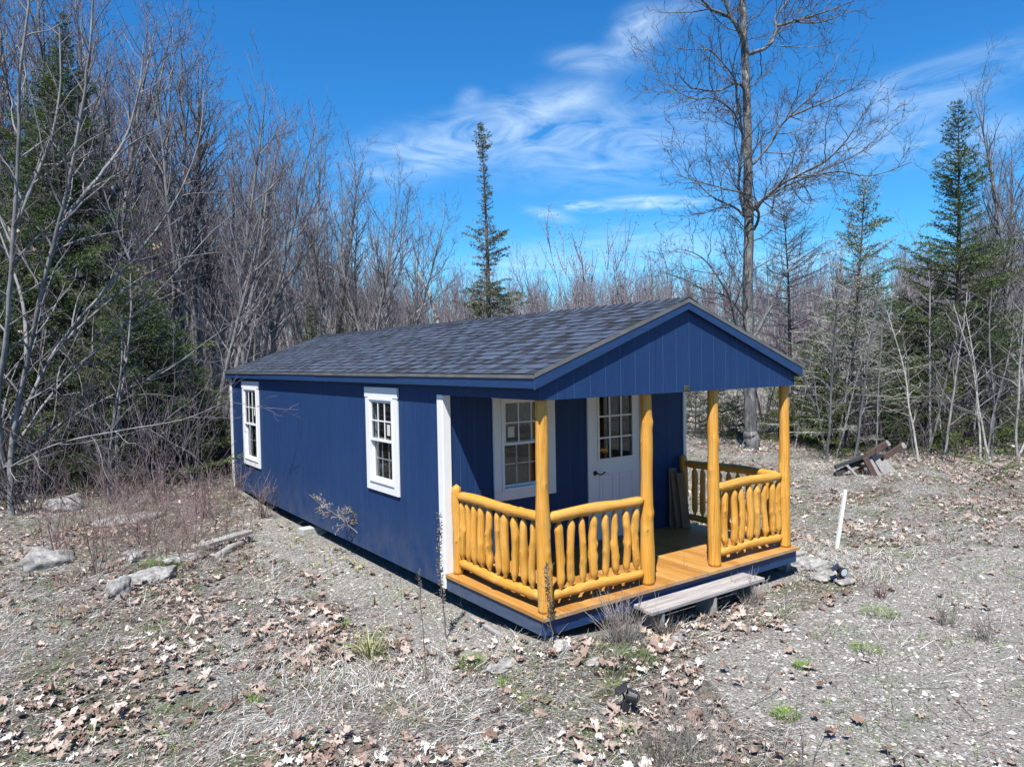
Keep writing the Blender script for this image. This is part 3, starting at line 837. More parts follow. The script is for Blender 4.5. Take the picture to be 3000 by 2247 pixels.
    MB().box(1.945, 2.035, -.012, -.0005, ZG + .008, ZG + .068).build('gable_badge', M['bronze'], cab, bevel=.015)
    return cab

# ================================================================ GROUND
def in_cabin(x, y, pad=0.0):
    return (x > -pad) & (x < W + pad) & (y > -pad) & (y < LEN + pad)


def gravel_field(x, y):
    x = np.asarray(x, float); y = np.asarray(y, float)
    strip = np.exp(-((x + .40) / .60) ** 2) * sstep(-.4, .6, y) * sstep(9.5, 6, y)          # along the blue wall
    yard = sstep(-.45, -1.2, y + .33 * (x - 1.2) * 0) * sstep(.1, 1.1, x)                      # open yard in front of the porch
    yard = yard * sstep(8.2, 6.0, x + .0 * y)
    under = np.where(in_cabin(x, y, .1), 1, 0)
    n = vnoise(x, y, .9, 5) * .6 + vnoise(x, y, .35, 6) * .4
    return np.clip(np.maximum(np.maximum(strip * 1.0, yard * .93), under) + (n - .5) * 1.15, 0, 1)


def build_ground():
    def axis(lo, hi, c0, c1, step):
        core = np.arange(c0, c1, step); out = [core]
        s = step; p = core[-1]; a = []
        while p < hi: s *= 1.16; p += s; a.append(p)
        out.append(a); s = step; p = c0; a = []
        while p > lo: s *= 1.16; p -= s; a.append(p)
        return np.concatenate([a[::-1], *out])
    xs = axis(-260, 260, -8, 15, .11); ys = axis(-60, 330, -6, 13, .11)
    X, Y = np.meshgrid(xs, ys, indexing='ij'); Z = gz(X, Y)
    n, m = X.shape; I = np.arange(n * m).reshape(n, m)
    Q = np.stack([I[:-1, :-1], I[1:, :-1], I[1:, 1:], I[:-1, 1:]], -1).reshape(-1, 4)
    g = gravel_field(X, Y)
    me = mesh_np('ground', np.stack([X, Y, Z], -1), Q, None, True, M['ground'], {'gravel': g.ravel()})
    tag(obj('ground', me), 'leaf strewn clearing with dry grass and grey gravel', None, None, 'structure')


def scatter(n, dmin, dmax, power, rng, half=50):
    """points on the ground round the viewpoint, thinning out with distance"""
    az = -YAW + np.radians(rng.uniform(-half, half, n))
    d = (dmin ** power + rng.random(n) * (dmax ** power - dmin ** power)) ** (1 / power)
    x = CAM[0] + np.sin(az) * d; y = CAM[1] + np.cos(az) * d
    k = ~in_cabin(x, y, .03)
    return x[k], y[k]


def build_leaves():
    rng = np.random.default_rng(21)
    x, y = scatter(130000, 3.6, 36, 1.35, rng)
    dens = vnoise(x, y, 1.1, 8) * .55 + vnoise(x, y, .42, 9) * .45
    g = gravel_field(x, y)
    wood = sstep(10, 16, np.hypot(x - 2, y - 4))
    k = rng.random(len(x)) < np.clip((dens - .38) * 2.3 + wood * .35, .07, .75) * (1 - .80 * sstep(.4, .75, g))
    x, y = x[k], y[k]; n = len(x)
    # outline of a lobed leaf: alternating lobe tips and sinuses
    ang = np.linspace(0, 2 * np.pi, 15)[:-1]
    rad = np.array([1.0, .58, .86, .52, .84, .55, .66, .42, .66, .55, .84, .52, .86, .58])
    ox = np.cos(ang) * rad; oy = np.sin(ang) * rad * .82
    sz = rng.uniform(.028, .070, n) * (1 + .25 * (rng.random(n) < .15))
    jit = rng.uniform(.75, 1.2, (n, 14))
    ex = ox[None] * jit * sz[:, None]; ey = oy[None] * jit * sz[:, None]
    curl = rng.normal(0, 6.5, n)[:, None]; fold = rng.uniform(-.1, .75, n)[:, None]
    ez = curl * ex ** 2 + fold * np.abs(ey) + rng.normal(0, .007, (n, 14))
    L = np.stack([np.concatenate([np.zeros((n, 1)), ex], 1), np.concatenate([np.zeros((n, 1)), ey], 1), np.concatenate([np.zeros((n, 1)), ez], 1)], -1)
    a = rng.random(n) * 6.28; tl = rng.normal(0, .24, n); tl2 = rng.normal(0, .2, n)
    ca, sa = np.cos(a), np.sin(a)
    Lz = L[..., 2] + L[..., 0] * np.tan(tl)[:, None] + L[..., 1] * np.tan(tl2)[:, None]
    Lx = L[..., 0] * ca[:, None] - L[..., 1] * sa[:, None]; Ly = L[..., 0] * sa[:, None] + L[..., 1] * ca[:, None]
    Lz = Lz - Lz.min(1, keepdims=True) * .8 + rng.uniform(.0, .038, n)[:, None] * (dens[k] > .5)[:, None] + .002
    V = np.stack([Lx + x[:, None], Ly + y[:, None], Lz + gz(x, y)[:, None]], -1).reshape(-1, 3)
    i = np.arange(14)
    T = np.stack([np.zeros(14, int), 1 + i, 1 + (i + 1) % 14], 1)
    T = (T[None] + (np.arange(n) * 15)[:, None, None]).reshape(-1, 3)
    # broken crumbs of older leaves between the whole ones
    fx, fy = scatter(260000, 3.5, 24, 1.3, rng); fg = gravel_field(fx, fy)
    kk = rng.random(len(fx)) < (.25 + .75 * vnoise(fx, fy, .6, 10)) * (1 - .82 * sstep(.4, .8, fg)); fx, fy = fx[kk], fy[kk]; nf = len(fx)
    fs = rng.uniform(.006, .024, (nf, 1)); fa = rng.random((nf, 1)) * 6.28 + np.array([[0, 2.0, 4.1]]) + rng.normal(0, .35, (nf, 3))
    FV = np.stack([fx[:, None] + np.cos(fa) * fs * rng.uniform(.5, 1.3, (nf, 3)), fy[:, None] + np.sin(fa) * fs * rng.uniform(.5, 1.3, (nf, 3)), gz(fx, fy)[:, None] + rng.uniform(.001, .02, (nf, 3))], -1).reshape(-1, 3)
    FT = np.arange(3 * nf).reshape(-1, 3) + len(V)
    ft = np.clip(rng.beta(1.1, 1.0, nf), 0, 1)
    tint = np.clip(rng.beta(1.7, 1.6, n) * .92 + (vnoise(x, y, 1.6, 12) - .5) * .35 + .05, 0, 1)
    me = mesh_np('fallen_leaves', np.concatenate([V, FV]), None, np.concatenate([T, FT]), False, M['leaf'], {'tint': np.concatenate([np.repeat(tint, 14), ft])})
    tag(obj('fallen_leaves', me), 'brown and tan fallen oak and maple leaves littering the clearing', 'leaf litter', None, 'stuff')


def blades(x, y, rng, L, Wd, lean, z=None, curve=.4, segs=3, dirs=None):
    """tapering strips that rise from the ground and bend over"""
    n = len(x); z = gz(x, y) if z is None else z
    a = rng.random(n) * 6.28 if dirs is None else dirs
    l = rng.uniform(*L, n); w = rng.uniform(*Wd, n)
    el = np.clip(rng.normal(lean[0], lean[1], n), .02, 1.5)
    t = np.linspace(0, 1, segs + 1)[None]
    e = el[:, None] - curve * t * rng.uniform(.4, 1.6, n)[:, None]
    ds = l[:, None] / segs
    hx = np.concatenate([np.zeros((n, 1)), np.cumsum(np.cos(e[:, :-1]) * ds, 1)], 1)
    hz = np.concatenate([np.zeros((n, 1)), np.cumsum(np.sin(e[:, :-1]) * ds, 1)], 1)
    hz = np.maximum(hz, .004)
    bend = rng.normal(0, .35, n)[:, None] * t
    px = x[:, None] + hx * np.cos(a[:, None] + bend); py = y[:, None] + hx * np.sin(a[:, None] + bend)
    ww = w[:, None] * (1 - .85 * t) * .5
    tw = rng.normal(0, .5, n)[:, None]
    sx, sy = -np.sin(a)[:, None] * ww, np.cos(a)[:, None] * ww
    pz = z[:, None] + hz
    A = np.stack([px - sx, py - sy, pz - ww * tw], -1); B = np.stack([px + sx, py + sy, pz + ww * tw], -1)
    V = np.stack([A, B], 2).reshape(n, -1, 3)
    k = np.arange(segs)
    Q = np.stack([2 * k, 2 * k + 1, 2 * k + 3, 2 * k + 2], 1)
    Q = (Q[None] + (np.arange(n) * 2 * (segs + 1))[:, None, None]).reshape(-1, 4)
    return V.reshape(-1, 3), Q


def build_straw():
    rng = np.random.default_rng(31)
    x, y = scatter(640000, 3.5, 34, 1.3, rng)
    g = gravel_field(x, y); dn = vnoise(x, y, .8, 15) * .6 + vnoise(x, y, .3, 16) * .4
    k = rng.random(len(x)) < np.clip((dn - .28) * 2.6, .05, 1) * (1 - .86 * sstep(.35, .70, g))
    x, y = x[k], y[k]; n = len(x)
    dist = np.hypot(x - CAM[0], y - CAM[1])
    sw = (vnoise(x, y, 2.5, 18) - .5) * 5 + rng.normal(0, .9, n)
    V, Q = blades(x, y, rng, (.05, .26), (.0018, .0048), (.26, .30), curve=.35, dirs=sw)
    tint = np.clip(np.where(rng.random(n) < .3, rng.normal(.25, .15, n), rng.normal(.68, .2, n)) + (vnoise(x, y, .7, 19) - .5) * .5, 0, 1)
    me = mesh_np('straw_grass', V, Q, None, False, M['straw'], {'tint': np.repeat(tint, 3)})
    tag(obj('straw_grass', me), 'flattened pale dry grass covering the clearing', 'grass', None, 'stuff')
    # sparse new green shoots in small patches
    x, y = scatter(150000, 3.5, 22, 1.2, rng)
    p = vnoise(x, y, .55, 22) * .5 + vnoise(x, y, .22, 23) * .5
    k = (p > .54) & (rng.random(len(x)) < .5) & (x > -9)
    x, y = x[k], y[k]; n = len(x)
    V, Q = blades(x, y, rng, (.035, .10), (.003, .008), (.85, .4), curve=.6)
    me = mesh_np('green_shoots', V, Q, None, False, M['grass'], {'tint': np.repeat(rng.random(n) * .9, 3)})
    tag(obj('green_shoots', me), 'low green shoots of new grass and moss among the leaves', 'grass', None, 'stuff')
    # fine twigs and old stems lying about
    tb = Tubes(); x, y = scatter(5200, 3.6, 22, 1.3, rng)
    for a, b in zip(x, y):
        if gravel_field(a, b) > .6 and rng.random() < .6: continue
        L = rng.uniform(.12, .7); th = rng.random() * 6.28 if rng.random() < .5 else rng.normal(.35, .4)
        q = walk((a, b, g1(a, b) + .02), (math.cos(th), math.sin(th), rng.normal(.03, .12)), L, 4, rng, .12)
        q[:, 2] = np.maximum(q[:, 2], gz(q[:, 0], q[:, 1]) + .006)
        tb.add(q, np.linspace(.0035, .0015, 5) * rng.uniform(.6, 1.3))
    tag(obj('fallen_twigs', tb.mesh('fallen_twigs', M['stalk'])), 'thin dead twigs and stems lying on the ground', 'twigs', None, 'stuff')


def build_gravel():
    rng = np.random.default_rng(41)
    x, y = scatter(60000, 3.5, 17, 1.25, rng)
    g = gravel_field(x, y); k = rng.random(len(x)) < sstep(.42, .75, g) * .9 + .015
    x, y = x[k], y[k]; n = len(x)
    oct_ = np.array([(1, 0, 0), (0, 1, 0), (-1, 0, 0), (0, -1, 0), (0, 0, 1), (0, 0, -.6)], float)
    s = rng.gamma(2.0, .0042, n) + .004; s = np.minimum(s, .035)
    V = oct_[None] * rng.uniform(.65, 1.3, (n, 6, 1)) * s[:, None, None] * np.array([1.2, 1, .62])
    a = rng.random(n) * 6.28
    c, sn = np.cos(a)[:, None], np.sin(a)[:, None]
    V = np.stack([V[..., 0] * c - V[..., 1] * sn + x[:, None], V[..., 0] * sn + V[..., 1] * c + y[:, None], V[..., 2] + (gz(x, y) + s * .15)[:, None]], -1)
    F = np.array([(0, 1, 4), (1, 2, 4), (2, 3, 4), (3, 0, 4), (1, 0, 5), (2, 1, 5), (3, 2, 5), (0, 3, 5)])
    T = (F[None] + (np.arange(n) * 6)[:, None, None]).reshape(-1, 3)
    me = mesh_np('gravel', V.reshape(-1, 3), None, T, False, M['pebble'], {'tint': np.repeat(rng.random(n), 8)})
    tag(obj('gravel', me), 'loose grey gravel in front of the porch and along the blue wall', 'gravel', None, 'stuff')


# ================================================================ SMALL THINGS
def rock(name, u, v, size, seed, label, mat='rock', rz=0, sink=.62, group='rocks in the clearing'):
    rng = np.random.default_rng(seed); p = ground(u, v)
    bm = bmesh.new(); bmesh.ops.create_icosphere(bm, subdivisions=4, radius=1)
    ph = rng.random((9, 3)) * 6.28; fr = rng.normal(0, 1, (9, 3)) * np.array([1.2, 2.2, 3.2, 4.5, 6, 8, 11, 15, 20])[:, None]; am = [.17, .14, .11, .085, .065, .05, .036, .026, .018]
    nrm = [rng.normal(0, 1, 3) for _ in range(9)]
    for w in bm.verts:
        c = np.array(w.co); r = 1
        for q in nrm:
            qn = unit(q); r = min(r, 1 - .75 * max(0, c @ qn - .62))
        c2 = c * r
        d = sum(a * math.sin(f @ c + q.sum()) for a, f, q in zip(am, fr, ph))
        w.co = Vector(c2 * (1 + d * .75))
    for w in bm.verts: w.co = Vector((w.co.x * size[0], w.co.y * size[1], w.co.z * size[2]))
    for f in bm.faces: f.smooth = True
    me = bpy.data.meshes.new(name); bm.to_mesh(me); bm.free(); me.materials.append(M[mat])
    o = obj(name, me); o.location = (p[0], p[1], p[2] + size[2] * (1 - sink) * .55); o.rotation_euler = (0, 0, rz)
    return tag(o, label, 'rock', group)


def tuft(name, u, v, n, rad, L, Wd, lean, mat, label, cat, seed, group=None, tint=(0, 1), curve=.6):
    rng = np.random.default_rng(seed); p = ground(u, v)
    a = rng.random(n) * 6.28; r = rad * np.sqrt(rng.random(n))
    x, y = r * np.cos(a), r * np.sin(a)
    V, Q = blades(x, y, rng, L, Wd, lean, z=np.zeros(n) - .005, curve=curve, segs=4, dirs=a + rng.normal(0, .5, n))
    me = mesh_np(name, V, Q, None, False, M[mat], {'tint': np.repeat(rng.uniform(*tint, n), 4)})
    o = obj(name, me); o.location = p
    return tag(o, label, cat, group)


def stalk(name, pts, r, label, mat='stalk', cat='weed', seed=0, group='dead weed stalks', spike=None, twigs=0, tl=.08, plume=0):
    """a dead stem through world points with optional seed spike, side twigs or plume"""
    rng = np.random.default_rng(seed); pts = np.array(pts, float)
    base = pts[0].copy(); base[2] = g1(base[0], base[1]) - .01; pts[0] = base
    k = max(6, int(len(pts) * 4)); t = np.linspace(0, len(pts) - 1, k)
    i = np.minimum(t.astype(int), len(pts) - 2); f = (t - i)[:, None]
    P = pts[i] * (1 - f) + pts[i + 1] * f + rng.normal(0, .006, (k, 3)); P[0] = base
    P -= base
    o = thing(name, label, cat, base, group)
    tb = Tubes(); tb.add(P, np.linspace(r, r * .45, k), 5)
    for q in range(twigs):
        tt = rng.uniform(.3, .98); j = min(k - 2, int(tt * (k - 1)))
        w = walk(P[j], perp(unit(P[j + 1] - P[j]), rng, rng.uniform(.4, 1.0)), tl * rng.uniform(.5, 1.5), 3, rng, .2, .1)
        tb.add(w, np.linspace(r * .45, r * .25, 4))
    obj('stem', tb.mesh('stem', M[mat]), o)
    if spike:
        s0, s1, rr = spike; m = int(40 + 380 * (s1 - s0))
        tt = rng.uniform(s0, s1, m); x = tt * (k - 1); i = np.minimum(x.astype(int), k - 2); f = (x - i)[:, None]
        c = P[i] * (1 - f) + P[i + 1] * f; d = rng.normal(0, 1, (m, 3)); d[:, 2] = np.abs(d[:, 2]) * .6; d /= np.linalg.norm(d, axis=1, keepdims=True)
        V, Q = clumps(c + d * rr * .5, d, rng, (rr * .8, rr * 1.5), (rr * .6, rr * 1.0), .3)
        obj('seed_head', mesh_np('seed_head', V, Q, None, False, M[mat]), o)
    if plume:
        tb = Tubes()
        for q in range(plume):
            tt = rng.uniform(.5, 1.0); j = min(k - 2, int(tt * (k - 1)))
            w = walk(P[j], perp(unit(P[j + 1] - P[j]), rng, rng.uniform(.5, .9)), .17 * (1.25 - tt) / .6 + .03, 5, rng, .25, -.12)
            tb.add(w, np.linspace(.0035, .002, 6))
            for e in range(9):
                z = w[rng.integers(1, 6)]; tb.add(np.array([z, z + rng.normal(0, .012, 3), z + rng.normal(0, .02, 3)]), [.004, .004, .002])
        obj('plume', tb.mesh('plume', M['twig_pale']), o)
    return o


def at_depth_of(u, v, ub, vb):
    """point seen at (u, v) in the upright plane through the ground point seen at (ub, vb)"""
    b = ground(ub, vb); return deep(u, v, float((b - CAM) @ CF))


def bush(name, u, v, n, H, R, label, mat, seed, cat='shrub', group=None, rr=.003, fork=4, lean=.5, base=None, wob=.1):
    rng = np.random.default_rng(seed); p = ground(u, v) if base is None else base
    tb = Tubes()
    for q in range(n):
        az = rng.random() * 6.28; s = np.array([math.cos(az), math.sin(az), 0]) * R * .35 * rng.random()
        h = H * rng.uniform(.45, 1.1)
        w = walk(s, (math.cos(az) * lean * rng.random(), math.sin(az) * lean * rng.random(), 1), h, 6, rng, wob, .02)
        r = np.linspace(rr * 1.2, rr * .45, 7); tb.add(w, r)
        for e in range(int(rng.integers(0, fork + 1))):
            j = rng.integers(1, 6)
            c = walk(w[j], perp(unit(w[j + 1] - w[j]), rng, rng.uniform(.3, .8)), h * rng.uniform(.15, .5), 4, rng, .15, .06)
            tb.add(c, np.linspace(rr * .7, rr * .35, 5))
            if fork > 4:
                for e2 in range(3):
                    jj = rng.integers(1, 4); c2 = walk(c[jj], perp(unit(c[jj + 1] - c[jj]), rng, .6), h * .12, 3, rng, .15, .05); tb.add(c2, np.linspace(rr * .5, rr * .3, 4))
    o = thing(name, label, cat, (p[0], p[1], p[2] - .02), group)
    obj('stems', tb.mesh('stems', M[mat]), o)
    KIDS[o.name] = [c for c in o.children]
    return o


def build_props():
    # concrete block half under the blue wall
    b = ground(672, 1152); m = MB(); m.box(-.30, .12, -.10, .10, -.08, .13)
    o = tag(m.build('concrete_block', M['concrete'], None, bevel=.012), 'pale concrete block set under the long blue wall', 'block'); o.location = b + np.array([.12, 0, -.02]); o.rotation_euler = (0, 0, .05)
    # weathered plank step in front of the porch
    st = thing('porch_step', 'weathered grey two-plank step in front of the open porch side', 'step', (2.0, -.18, -.34))
    m = MB(); m.box(1.12, 2.875, -.170, -.035, -.108, -.070); m.build('tread', M['grey_wood_x'], st, bevel=.004)
    m = MB(); m.box(1.10, 2.90, -.312, -.176, -.110, -.072); m.build('tread', M['grey_wood_x'], st, bevel=.004)
    for x in (1.25, 2.05, 2.72): MB().box(x, x + .04, -.300, -.05, -.40, -.111).build('leg', M['grey_wood'], st, bevel=.003)
    ss = thing('side_step', 'small grey box step against the far end of the porch', 'step', (4.25, .38, -.34))
    MB().box(4.03, 4.44, .16, .70, -.17, -.135).build('tread', M['grey_wood'], ss, bevel=.006)
    MB().box(4.05, 4.41, .18, .68, -.42, -.172).build('riser', M['grey_wood'], ss, bevel=.004)
    # boards leaning on the porch wall
    bx = [(3.56, 1.69, 3.66, .86, 'longest dark grey board leaning on the porch wall behind the other two', 0), (3.60, 1.60, 3.645, .80, 'middle grey board leaning on the porch wall between two others', -.05), (3.655, 1.53, 3.70, .795, 'front brown grey board leaning on the porch wall over the others', -.11)]
    for i, (x0, y0, x1, h, lab, dy) in enumerate(bx):
        m = MB(); m.beam((x0 + .07, y0, .038), (x1 + .02, 1.738 + dy * .9, h), .022, .15, (0, 1, 0))
        tag(m.build('leaning_board', M['board'], None, bevel=.003), lab, 'board', 'boards leaning on the porch wall')
    # white stake
    p = ground(1805, 1185); q = at_depth_of(1826, 1058, 1805, 1185)
    m = MB(); m.beam(p - np.array([0, 0, .1]), q, .045, .04); tag(m.build('wooden_stake', M['white'], None, bevel=.003), 'thin white stake leaning in the dry grass beyond the porch', 'stake')
    # scrap stick on the gravel
    p, q = ground(1018, 1336), ground(1080, 1376); m = MB(); m.beam(p + [0, 0, .02], q + [0, 0, .02], .03, .045)
    tag(m.build('scrap_stick', M['grey_wood'], None, bevel=.003), 'short pale stick lying on the gravel by the porch corner', 'stick')
    # solar spotlights
    def spot(u, v, rz, tilt, label, yaw):
        p = ground(u, v); o = thing('solar_spotlight', label, 'solar light', p, 'solar spotlights in the yard')
        def tr(m): 
            R = Matrix.Rotation(rz, 4, 'Z') @ Matrix.Rotation(tilt, 4, 'Y')
            return m.map(lambda c: R @ Vector(c))
        tr(MB().cyl((0, 0, -.12), (0, 0, .05), .004, .014, 6)).build('stake', M['plastic'], o, False)
        tr(MB().box(-.025, .025, -.022, .022, .05, .13)).build('battery_box', M['plastic'], o, False, bevel=.005)
        a = Vector((math.cos(yaw), math.sin(yaw), -.12)).normalized(); c = Vector((.03, 0, .16))
        tr(MB().cyl(c - a * .055, c + a * .012, .036, .052, 18)).build('lamp_head', M['plastic'], o, False, smooth=False)
        tr(MB().cyl(c + a * .012, c + a * .030, .055, .056, 18).cyl(c + a * .0301, c + a * .032, .045, .045, 18)).build('lens_ring', M['plastic'], o, False)
        tr(MB().cyl(c + a * .0325, c + a * .034, .044, .042, 18)).build('lens', M['chrome'], o, False)
        pc = Vector((-.055, 0, .20))
        m = MB(); m.beam(pc - Vector((.035, 0, .035)), pc + Vector((.035, 0, .035)), .014, .11, (0, 0, 1)); tr(m).build('solar_panel', M['plastic'], o, False, bevel=.003)
        n = Vector((-.7, 0, .7)) * .0085
        m = MB(); m.beam(pc - Vector((.030, 0, .030)) + n, pc + Vector((.030, 0, .030)) + n, .002, .098, (0, 0, 1)); tr(m).build('solar_cells', M['solar'], o, False)
        tr(MB().cyl((-.01, 0, .12), (-.05, 0, .185), .008, .008, 8).cyl((.0, 0, .12), (.03, 0, .15), .009, .009, 8)).build('bracket', M['plastic'], o, False)
        return o
    spot(1347, 1545, math.radians(-35), math.radians(12), 'black solar spotlight tipped over among leaves below the porch corner', math.radians(150))
    spot(1812, 1262, math.radians(-50), math.radians(4), 'black solar spotlight standing by the rocks beyond the porch', math.radians(-60))
    # collapsed wooden table frame at the wood's edge
    d0 = 15.7
    def C(x, y, dd=0): return deep((2380 + x / 6.506) / S, (1260 + y / 6.506) / S, d0 + dd)
    base = ground(1870, 1042)
    t = thing('broken_table', 'collapsed weathered plank table lying tilted at the edge of the woods', 'table', base)
    pl = [('beam', (430, 705, 0), (1045, 480, .05), .075, .05, 'dark'), ('beam', (1020, 490, .05), (1430, 245, .1), .125, .05, 'brown_wood'), ('beam', (1410, 268, .1), (1455, 232, .1), .13, .055, 'grey_wood'),
          ('beam', (430, 850, .05), (960, 560, .15), .10, .06, 'dark'), ('beam', (1290, 575, .75), (1720, 295, .8), .125, .05, 'brown_wood'), ('beam', (1700, 318, .8), (1760, 278, .8), .12, .055, 'grey_wood'),
          ('leg', (1000, 520, .0), (1215, 935, -.05), .13, .045, 'brown_wood'), ('leg', (655, 670, -.03), (880, 915, -.06), .055, .045, 'grey_wood'),
          ('plank', (1165, 470, .2), (1480, 950, .15), .14, .035, 'grey_wood'), ('plank', (1345, 590, .5), (1625, 925, .45), .15, .035, 'grey_wood'), ('plank', (1060, 540, .1), (1330, 985, .05), .12, .035, 'grey_wood'),
          ('plank', (560, 925, -.15), (1310, 985, -.15), .06, .07, 'grey_wood'), ('cross_bar', (830, 665, .1), (1030, 680, .7), .07, .05, 'brown_wood'), ('cross_bar', (830, 800, .1), (960, 730, .6), .09, .05, 'brown_wood'), ('cross_bar', (1050, 520, .1), (1340, 490, .7), .09, .05, 'dark')]
    for nm, a, b, w, tk, mt in pl:
        m = MB(); P, Q = C(*a), C(*b)
        m.beam(P, Q, w * .95, tk * 1.4, np.cross(CF, unit(Q - P)))
        m.build(nm, M['dark_wood' if mt == 'dark' else mt], t, bevel=.005)
    # rocks
    rock('boulder', 95, 1222, (.40, .28, .20), 1, 'large grey boulder half hidden by red brush, furthest left of the rocks', rz=.4)
    rock('rock', 258, 1286, (.17, .14, .22), 2, 'upright grey rock standing below the green tuft', rz=.9)
    rock('rock', 330, 1250, (.36, .2, .09), 3, 'low mossy grey rock under the green grass tuft', rz=.2)
    rock('rock', 290, 1205, (.22, .15, .10), 4, 'small pale rock lying behind the mossy rock', rz=1.2)
    rock('boulder', 275, 1128, (.50, .30, .13), 5, 'wide pale boulder behind the red twigs near the wood edge', rz=.3)
    rock('boulder', 140, 1100, (.42, .32, .24), 6, 'dark boulder in the shade of the thicket', rz=.8)
    rock('rock', 385, 1212, (.30, .17, .07), 7, 'flat grey slab lying right of the green tuft', rz=-.3)
    rock('rock', 1742, 1226, (.36, .2, .15), 8, 'broad brown grey rock at the far porch corner', rz=-.5, group='rocks by the porch')
    rock('rock', 1790, 1250, (.24, .17, .10), 9, 'rounded grey rock beside the standing spotlight', rz=.1, group='rocks by the porch')
    rock('rock', 1828, 1262, (.13, .1, .06), 10, 'small flat rock right of the standing spotlight', rz=.4, group='rocks by the porch')
    rock('rock', 1208, 1398, (.10, .09, .06), 11, 'white lumpy stone right under the porch corner', 'white_stone', .4, group='pale stones below the porch corner')
    rock('rock', 1190, 1380, (.09, .08, .05), 12, 'small cream stone touching the porch corner', 'white_stone', 1.4, group='pale stones below the porch corner')
    rock('rock', 1282, 1432, (.10, .06, .04), 13, 'white oblong stone beside the dark moss patch', 'white_stone', .6, group='pale stones below the porch corner')
    rock('rock', 1470, 1375, (.20, .07, .035), 16, 'thin flat grey slab lying on leaves before the step', 'rock', .55, .1, group='pale stones below the porch corner')
    rock('rock', 1450, 1392, (.19, .07, .03), 17, 'flat bluish slab in front of the thin grey slab', 'rock', .35, .1, group='pale stones below the porch corner')
    rock('rock', 1085, 1437, (.17, .12, .02), 19, 'flat grey stone beside the round green tuft', 'rock', .1, .1, group='pale stones below the porch corner')
    # splintered grey log pieces by the brush
    for (ua, va, ub, vb, r, lab, sd) in ((465, 1205, 540, 1165, .055, 'split weathered grey log lying across the brush', 71),):
        p, q = ground(ua, va) + [0, 0, .0], ground(ub, vb) + [0, 0, .03]
        tag(obj('weathered_log', log_mesh('weathered_log', p, q, r, r * .75, sd, ('flat', 'flat'), 4, .03, mat='grey_wood')), lab, 'log', 'weathered logs by the brush')
    p, q = ground(440, 1192) + [0, 0, .1], ground(540, 1170) + [0, 0, .16]
    MBk = MB(); MBk.beam(p, q, .05, .16); tag(MBk.build('bark_slab', M['grey_wood'], None, bevel=.01), 'thin splintered slab resting on the split log', 'wood slab')
    # tufts
    tuft('daylily_clump', 800, 1418, 85, .10, (.18, .42), (.008, .015), (1.05, .35), 'lily', 'yellow green daylily clump on the gravel left of the porch', 'plant', 1, curve=1.1)
    tuft('grass_tuft', 1020, 1437, 420, .13, (.05, .11), (.003, .006), (1.1, .35), 'grass', 'round bright green tuft below the porch corner', 'grass tuft', 2, 'green tufts', (.2, .9))
    tuft('grass_tuft', 345, 1225, 600, .26, (.08, .17), (.003, .006), (1.2, .3), 'grass', 'large vivid green tuft growing on the mossy rock', 'grass tuft', 3, 'green tufts', (.1, .8))
    tuft('moss_patch', 1335, 1428, 1900, .33, (.04, .11), (.002, .005), (1.0, .4), 'needle', 'dark green moss patch in front of the porch rim', 'moss', 4, None, (.3, 1))
    for i, (u, v, n, r, lab) in enumerate(((1330, 1492, 60, .10, 'pale green tuft behind the fallen spotlight'), (1352, 1580, 45, .05, 'long green grass blades growing against the fallen spotlight'), (1695, 1545, 260, .10, 'mossy green tuft on the open gravel, largest there'), (1732, 1440, 200, .07, 'small round green tuft at the edge of the gravel'),
                                     (1900, 1325, 350, .2, 'green patch on the gravel beyond the step'), (1870, 1405, 160, .13, 'thin green patch in the middle of the gravel'), (665 + 80, 1352, 60, .05, 'tiny green tuft on the gravel by the blue wall'), (548, 1520, 60, .05, 'tiny bright tuft alone in the left grass'),
                                     (1285, 1330, 40, .07, 'light green leafy tuft under the porch rim'), (1150, 1520, 180, .16, 'ragged green tuft below the round one'), (1095, 1500 - 20, 60, .08, 'broad bladed green tuft left of the ragged one'))):
        tuft('grass_tuft', u, v, n, r, (.05, .13) if n < 100 else (.03, .075), (.003, .008), (1.0, .35), 'grass', lab, 'grass tuft', 20 + i, 'green tufts', (.2, 1))
    # yellow spring flowers beside the wall
    rng = np.random.default_rng(77)
    for i, (u, v) in enumerate(((628, 1190), (640, 1175), (655, 1180), (712, 1188), (726, 1200), (738, 1196), (748, 1215), (765, 1222), (700, 1213), (690, 1226), (675, 1230), (770, 1238), (655, 1247), (782, 1228), (715, 1221))):
        p = ground(u, v); o = thing('yellow_flower', 'small yellow flower on the gravel beside the blue wall', 'flower', p, 'yellow flowers beside the wall')
        h = rng.uniform(.05, .10)
        tb = Tubes(); tb.add([(0, 0, -.01), (.004, 0, h * .5), (.002, .004, h)], [.004, .004, .003]); obj('stem', tb.mesh('stem', M['needle_fir']), o)
        n = 14; a = np.arange(n) * 6.283 / n; d = np.stack([np.cos(a), np.sin(a), np.full(n, .3)], 1)
        V, Q = clumps(np.tile([[.002, .004, h]], (n, 1)), d, rng, (.018, .024), (.012, .016), .12); obj('flower_head', mesh_np('flower_head', V, Q, None, False, M['yellow']), o)
    # dead weed stalks
    A = at_depth_of
    def S2(name, pts, *a, **k): return stalk(name, [A(u, v, *pts[0]) for u, v in pts], *a, **k)
    S2('mullein_stalk', [(966, 1380), (955, 1290), (946, 1110)], .009, 'dark mullein stalk standing against the white corner board', seed=1, spike=(.42, 1, .022))
    S2('weed_stalk', [(925, 1480), (915, 1380), (905, 1230)], .006, 'tall thin brown stalk in front of the blue wall corner', seed=2, twigs=14, spike=(.8, 1, .012))
    S2('weed_stalk', [(1195, 1408), (1188, 1330), (1180, 1215)], .006, 'brown seeded stalk rising before the porch corner post', seed=3, twigs=10, spike=(.45, 1, .018))
